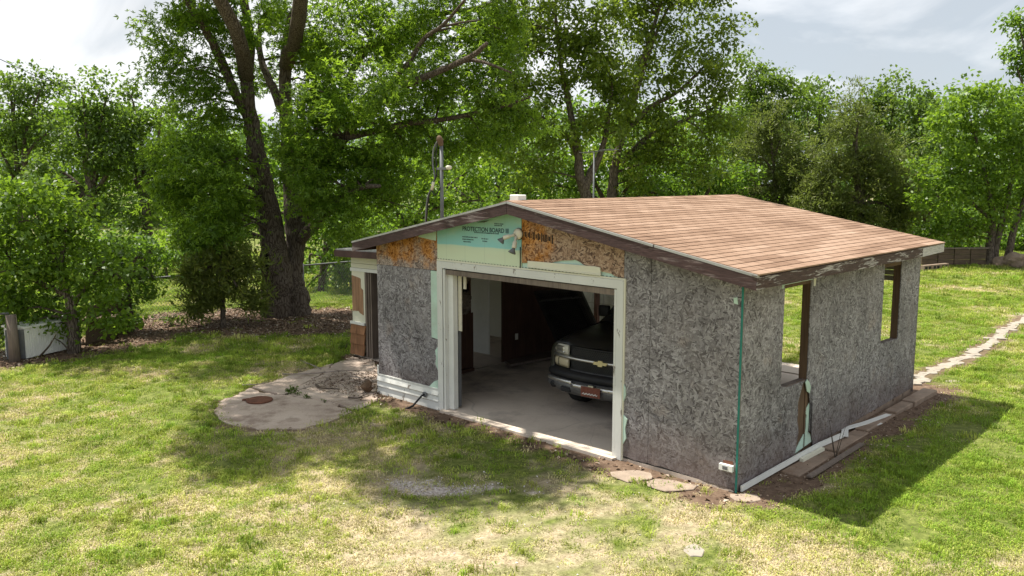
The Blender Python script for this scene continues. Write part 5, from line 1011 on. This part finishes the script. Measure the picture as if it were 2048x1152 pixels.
def loft(secs, name, mat, parent, smooth=True):   # secs: list of (y, [(x,z)...]) for x>=0, from low outside to the centre
    rows = []
    for y, pr in secs:
        full = [(-x, z) for x, z in pr]+[(x, z) for x, z in pr[::-1]][(1 if pr[-1][0] == 0 else 0):]
        rows.append([(x, y+(yf(x)-.12 if y < .2 else 0), z) for x, z in full])
    m = len(rows[0]); b = MB(); b.add([p for r in rows for p in r], [(i*m+j, i*m+j+1, (i+1)*m+j+1, (i+1)*m+j) for i in range(len(rows)-1) for j in range(m-1)])
    o = b.build(name, mat, parent, smooth); return o
def prof(w, zb, zs, zh, zc): return [(w*.97,zb),(w,zb+.12),(w,zs-.10),(w*.985,zs),(w*.93,zs+(zh-zs)*.8),(w*.86,zh),(w*.62,zh+(zc-zh)*.6),(w*.3,zc-.006),(0,zc)]
body = loft([(.13,prof(.93,.60,.96,1.045,1.075)),(.22,prof(.955,.58,1.0,1.085,1.115)),(.5,prof(.975,.56,1.03,1.125,1.155)),(1.0,prof(.99,.52,1.06,1.16,1.195)),(1.6,prof(.995,.45,1.08,1.185,1.225))], 'hood', M['paint'], T)
MB().tube([(-.80,.26,1.094),(-.85,.7,1.155),(-.87,1.2,1.185),(-.875,1.58,1.20)], .007, 6).build('hood_seam', M['trim_black'], body); MB().tube([(.80,.26,1.094),(.85,.7,1.155),(.87,1.2,1.185),(.875,1.58,1.20)], .007, 6).build('hood_seam', M['trim_black'], body)
def band(name, x0, x1, z0, z1, out, mat, th=.03, parent=T, n=14, bulge=0.0, z0f=None):
    b = MB(); vs_ = []
    for i in range(n+1):
        x = x0+(x1-x0)*i/n; y = yf(x)-out; zz0 = z0f(x) if z0f else z0
        vs_ += [(x, y+th, zz0), (x, y+.012, zz0), (x, y-bulge, zz0+(z1-zz0)*.35), (x, y-bulge, zz0+(z1-zz0)*.75), (x, y+.010, z1), (x, y+th, z1)]
    f = [(i*6+k, (i+1)*6+k, (i+1)*6+k+1, i*6+k+1) for i in range(n) for k in range(5)]+[tuple(range(6)), tuple(n*6+k for k in range(6))[::-1]]
    b.add(vs_, f); return b.build(name, mat, parent, True)
M['grille'] = vary('grille_plastic', (.035,.035,.036), .5, .3)
gr = band('grille', -.60, .60, .70, 1.05, -.035, M['trim_black'])
ms2 = MB()
for z0, z1 in ((.71,.842), (.908,1.04)):
    x = -.585
    while x < .585:
        for sg in (1, -1):
            xa, xb = x, x+sg*(z1-z0)*.7
            if -.59 < xb < .59: ms2.beam((xa, yf(xa)-.0, z0), (xb, yf(xb)-.0, z1), .006, .008)
        x += .034
w_ = ms2.build('grille_mesh', M['grille'], gr); w_['kind'] = 'stuff'
band('grille_surround', -.60, .60, 1.043, 1.062, .012, M['paint']); band('grille_surround', -.58, .58, .688, .704, .012, M['bumper_grey'])
band('chrome_bar', -.935, .935, .848, .902, .03, M['chrome'], .05, bulge=.012)
emb = MB().prism([(x, yf(0)-.062, .875+z) for x, z in ((-.115,-.021),(-.042,-.021),(-.037,-.043),(.032,-.043),(.037,-.021),(.105,-.021),(.115,.021),(.042,.021),(.037,.043),(-.032,.043),(-.037,.021),(-.105,.021))], (0, .022, 0)).build('bowtie_emblem', M['gold'], T)
for s in (-1, 1):
    a, b_ = (-.945,-.625) if s < 0 else (.625,.945)
    hl = band('headlight', a, b_, .908, 1.05, .008, M['lens'], .04, n=8, bulge=.01); band('reflector', a+.05, b_-.08, .93, 1.03, .024, M['chrome'], .004, hl, 6)
    hl2 = band('turn_lamp', a, b_-.0, .705, .843, .008, M['lens_low'], .04, n=8, bulge=.01); band('lamp_rib', a+.1, a+.115, .72, .835, .024, M['trim_black'], .004, hl2, 2)
bp_ = band('bumper_pad', -.985, .985, .565, .69, .10, M['trim_black'], .16, bulge=.035)
lip = band('bumper', -.985, .985, .35, .562, .13, M['bumper_grey'], .16, bulge=.03, z0f=lambda x: .36+.05*(abs(x)/.98)**3)
band('bumper_lip', -.985, -.45, .505, .575, .165, M['chrome'], .02, lip, bulge=.006); band('bumper_lip', .45, .985, .505, .575, .165, M['chrome'], .02, lip, bulge=.006); band('bumper_lip', -.45, .45, .475, .545, .166, M['chrome'], .02, lip, bulge=.006)
for x in (-.55, .55): MB().box(x-.09, x+.09, yf(x)-.185, yf(x)-.12, .395, .47).build('tow_slot', M['trim_black'], lip, bevel=.012)
for x in (-.84, .84): MB().lathe([(0,.02),(.05,.02),(.065,-.03),(.07,-.06)], (x, yf(x)-.15, .455), (0,-1,0), 14).build('fog_lamp', M['trim_black'], lip, True)
pl = MB().box(-.23, .09, yf(0)-.205, yf(0)-.195, .40, .545).build('number_plate', M['plate'], T)
for k in range(5): 
    x = -.18+k*.05; MB().tube(smooth_path([(x-.025,yf(0)-.208,.43),(x,yf(0)-.209,.455),(x+.012,yf(0)-.209,.43),(x+.03,yf(0)-.208,.45)], 3), .005, 5).build('plate_scrawl', M['white_clean'], pl)
MB().box(-.11, -.02, yf(0)-.21, yf(0)-.15, .548, .572).build('plate_clip', M['chrome'], pl)
# cab, bed, wheels
cab = loft([(1.6,[(.99,.45),(.995,1.08),(.94,1.19),(.86,1.205),(0,1.225)]),(1.75,[(.99,.42),(.995,1.08),(.94,1.22),(.80,1.36),(0,1.38)]),(2.3,[(.99,.42),(.995,1.08),(.93,1.24),(.74,1.80),(0,1.83)]),(3.0,[(.99,.42),(.995,1.08),(.93,1.24),(.75,1.82),(0,1.86)]),(3.2,[(.99,.42),(.995,1.08),(.93,1.24),(.76,1.74),(0,1.78)]),(3.22,[(.9,.45),(.9,1.0),(.85,1.2),(.7,1.6),(0,1.62)])], 'cab', M['paint'], T, False)
MB().add([(-.80,1.66,1.30),(.80,1.66,1.30),(.70,2.22,1.775),(-.70,2.22,1.775)], [(0,1,2,3)]).build('windshield', M['glass'], cab)
for s in (-1, 1):
    MB().add([(s*.955,1.95,1.26),(s*.957,3.0,1.26),(s*.79,2.9,1.75),(s*.80,2.35,1.75)], [(0,1,2,3)]).build('side_window', M['glass'], cab)
    mi = MB().box(s*1.02-.10, s*1.02+.10, 1.86, 1.94, 1.23, 1.42).build('mirror', M['trim_black'], cab, True, bevel=.03); MB().box(s*1.02-.085, s*1.02+.085, 1.941, 1.947, 1.25, 1.40).build('mirror_glass', M['chrome'], mi); MB().beam((s*.95,1.9,1.24), (s*1.02,1.9,1.27), .06, .04).build('mirror_arm', M['trim_black'], mi)
    MB().box(s*1.0-.008, s*1.0+.008, 2.86, 2.98, .98, 1.02).build('door_handle', M['trim_black'], cab)
MB().beam((-.55,1.66,1.245), (.1,1.63,1.235), .02, .02).build('wiper', M['trim_black'], cab)
bed = MB(); bed.box(-.99,-.90,3.25,4.85,.55,1.30); bed.box(.90,.99,3.25,4.85,.55,1.30); bed.box(-.899,.899,3.25,3.32,.55,1.30); bed.box(-.899,.899,3.321,4.849,.62,.72); bed.build('bed', M['paint'], T)
MB().box(-.89,.89,4.79,4.86,.73,1.30).build('tailgate', M['paint'], T); MB().box(-.95,.95,4.87,4.95,.45,.6).build('rear_bumper', M['chrome'], T)
for x in (-.84, .84):
    for y in (.98, 4.15):
        wh = MB().lathe([(.20,-.12),(.33,-.125),(.375,-.09),(.375,.09),(.33,.125),(.20,.12)], (x,y,.375), (1,0,0), 28).build('wheel', M['tyre'], T, True); MB().lathe([(0,-.09),(.12,-.085),(.20,-.11),(.205,.11),(.12,.085),(0,.09)], (x,y,.375), (1,0,0), 20).build('rim', M['bumper_grey'], wh, True)
MB().box(-.88,.88,.35,4.8,.40,.56).build('chassis', M['trim_black'], T)

# ---------------------------------------------------------------- things stored in the garage
HB = lambda x, y, v: (lambda h: bw(h[0], h[1], h[2]))(hit(x, y, 1, v))
M['rack'] = vary('grimy_rack', (.05,.047,.044), .6, .4)
fr = thing('leaning_rack', 'dark framed mesh rack leaning behind the truck', 'rack', bw(6.2, 4.5, .05)); o_ = fr.location
c4 = [HB(1072,584,3.75)-o_, HB(1158,580,3.75)-o_, HB(1196,662,4.5)-o_, HB(1120,692,4.5)-o_]
for a, b in ((0,1),(1,2),(2,3),(3,0)): MB().beam(c4[a], c4[b], .09, .05).build('frame_bar', M['rack'], fr)
p = lambda a, b, f: c4[a].lerp(c4[b], f); MB().beam(p(0,3,.16), p(1,2,.16), .06, .04).build('cross_bar', M['bumper_grey'], fr); MB().beam(p(0,1,.82), p(3,2,.82), .05, .04).build('cross_bar', M['trim_black'], fr)
mm = MB()
for k in range(1, 24): mm.beam(p(0,3,k/24), p(1,2,k/24), .008, .008); mm.beam(p(0,1,k/24), p(3,2,k/24), .008, .008)
m_ = mm.build('wire_mesh', M['rack'], fr); m_['kind'] = 'stuff'; MB().add([x+Vector((0,.02,-.01)) for x in c4], [(0,1,2,3)]).build('backing', M['dark'], fr)
tag(MB().prism([bw(6.44,2.9,.052), bw(6.15,2.75,.052), bw(5.95,4.4,.052), bw(6.44,4.45,.052)], (0,0,.045)).build('floor_board', M['wood_grey']), 'wide grey board lying on the floor along the panelled wall', 'board')
tag(MB().prism([bw(6.46,1.3,.05), bw(6.40,1.3,.05), bw(6.40,2.05,.05), bw(6.46,2.05,.05)], (0,0,.06)).build('floor_plank', M['panel']), 'dark plank on the floor below the torn paper', 'plank')
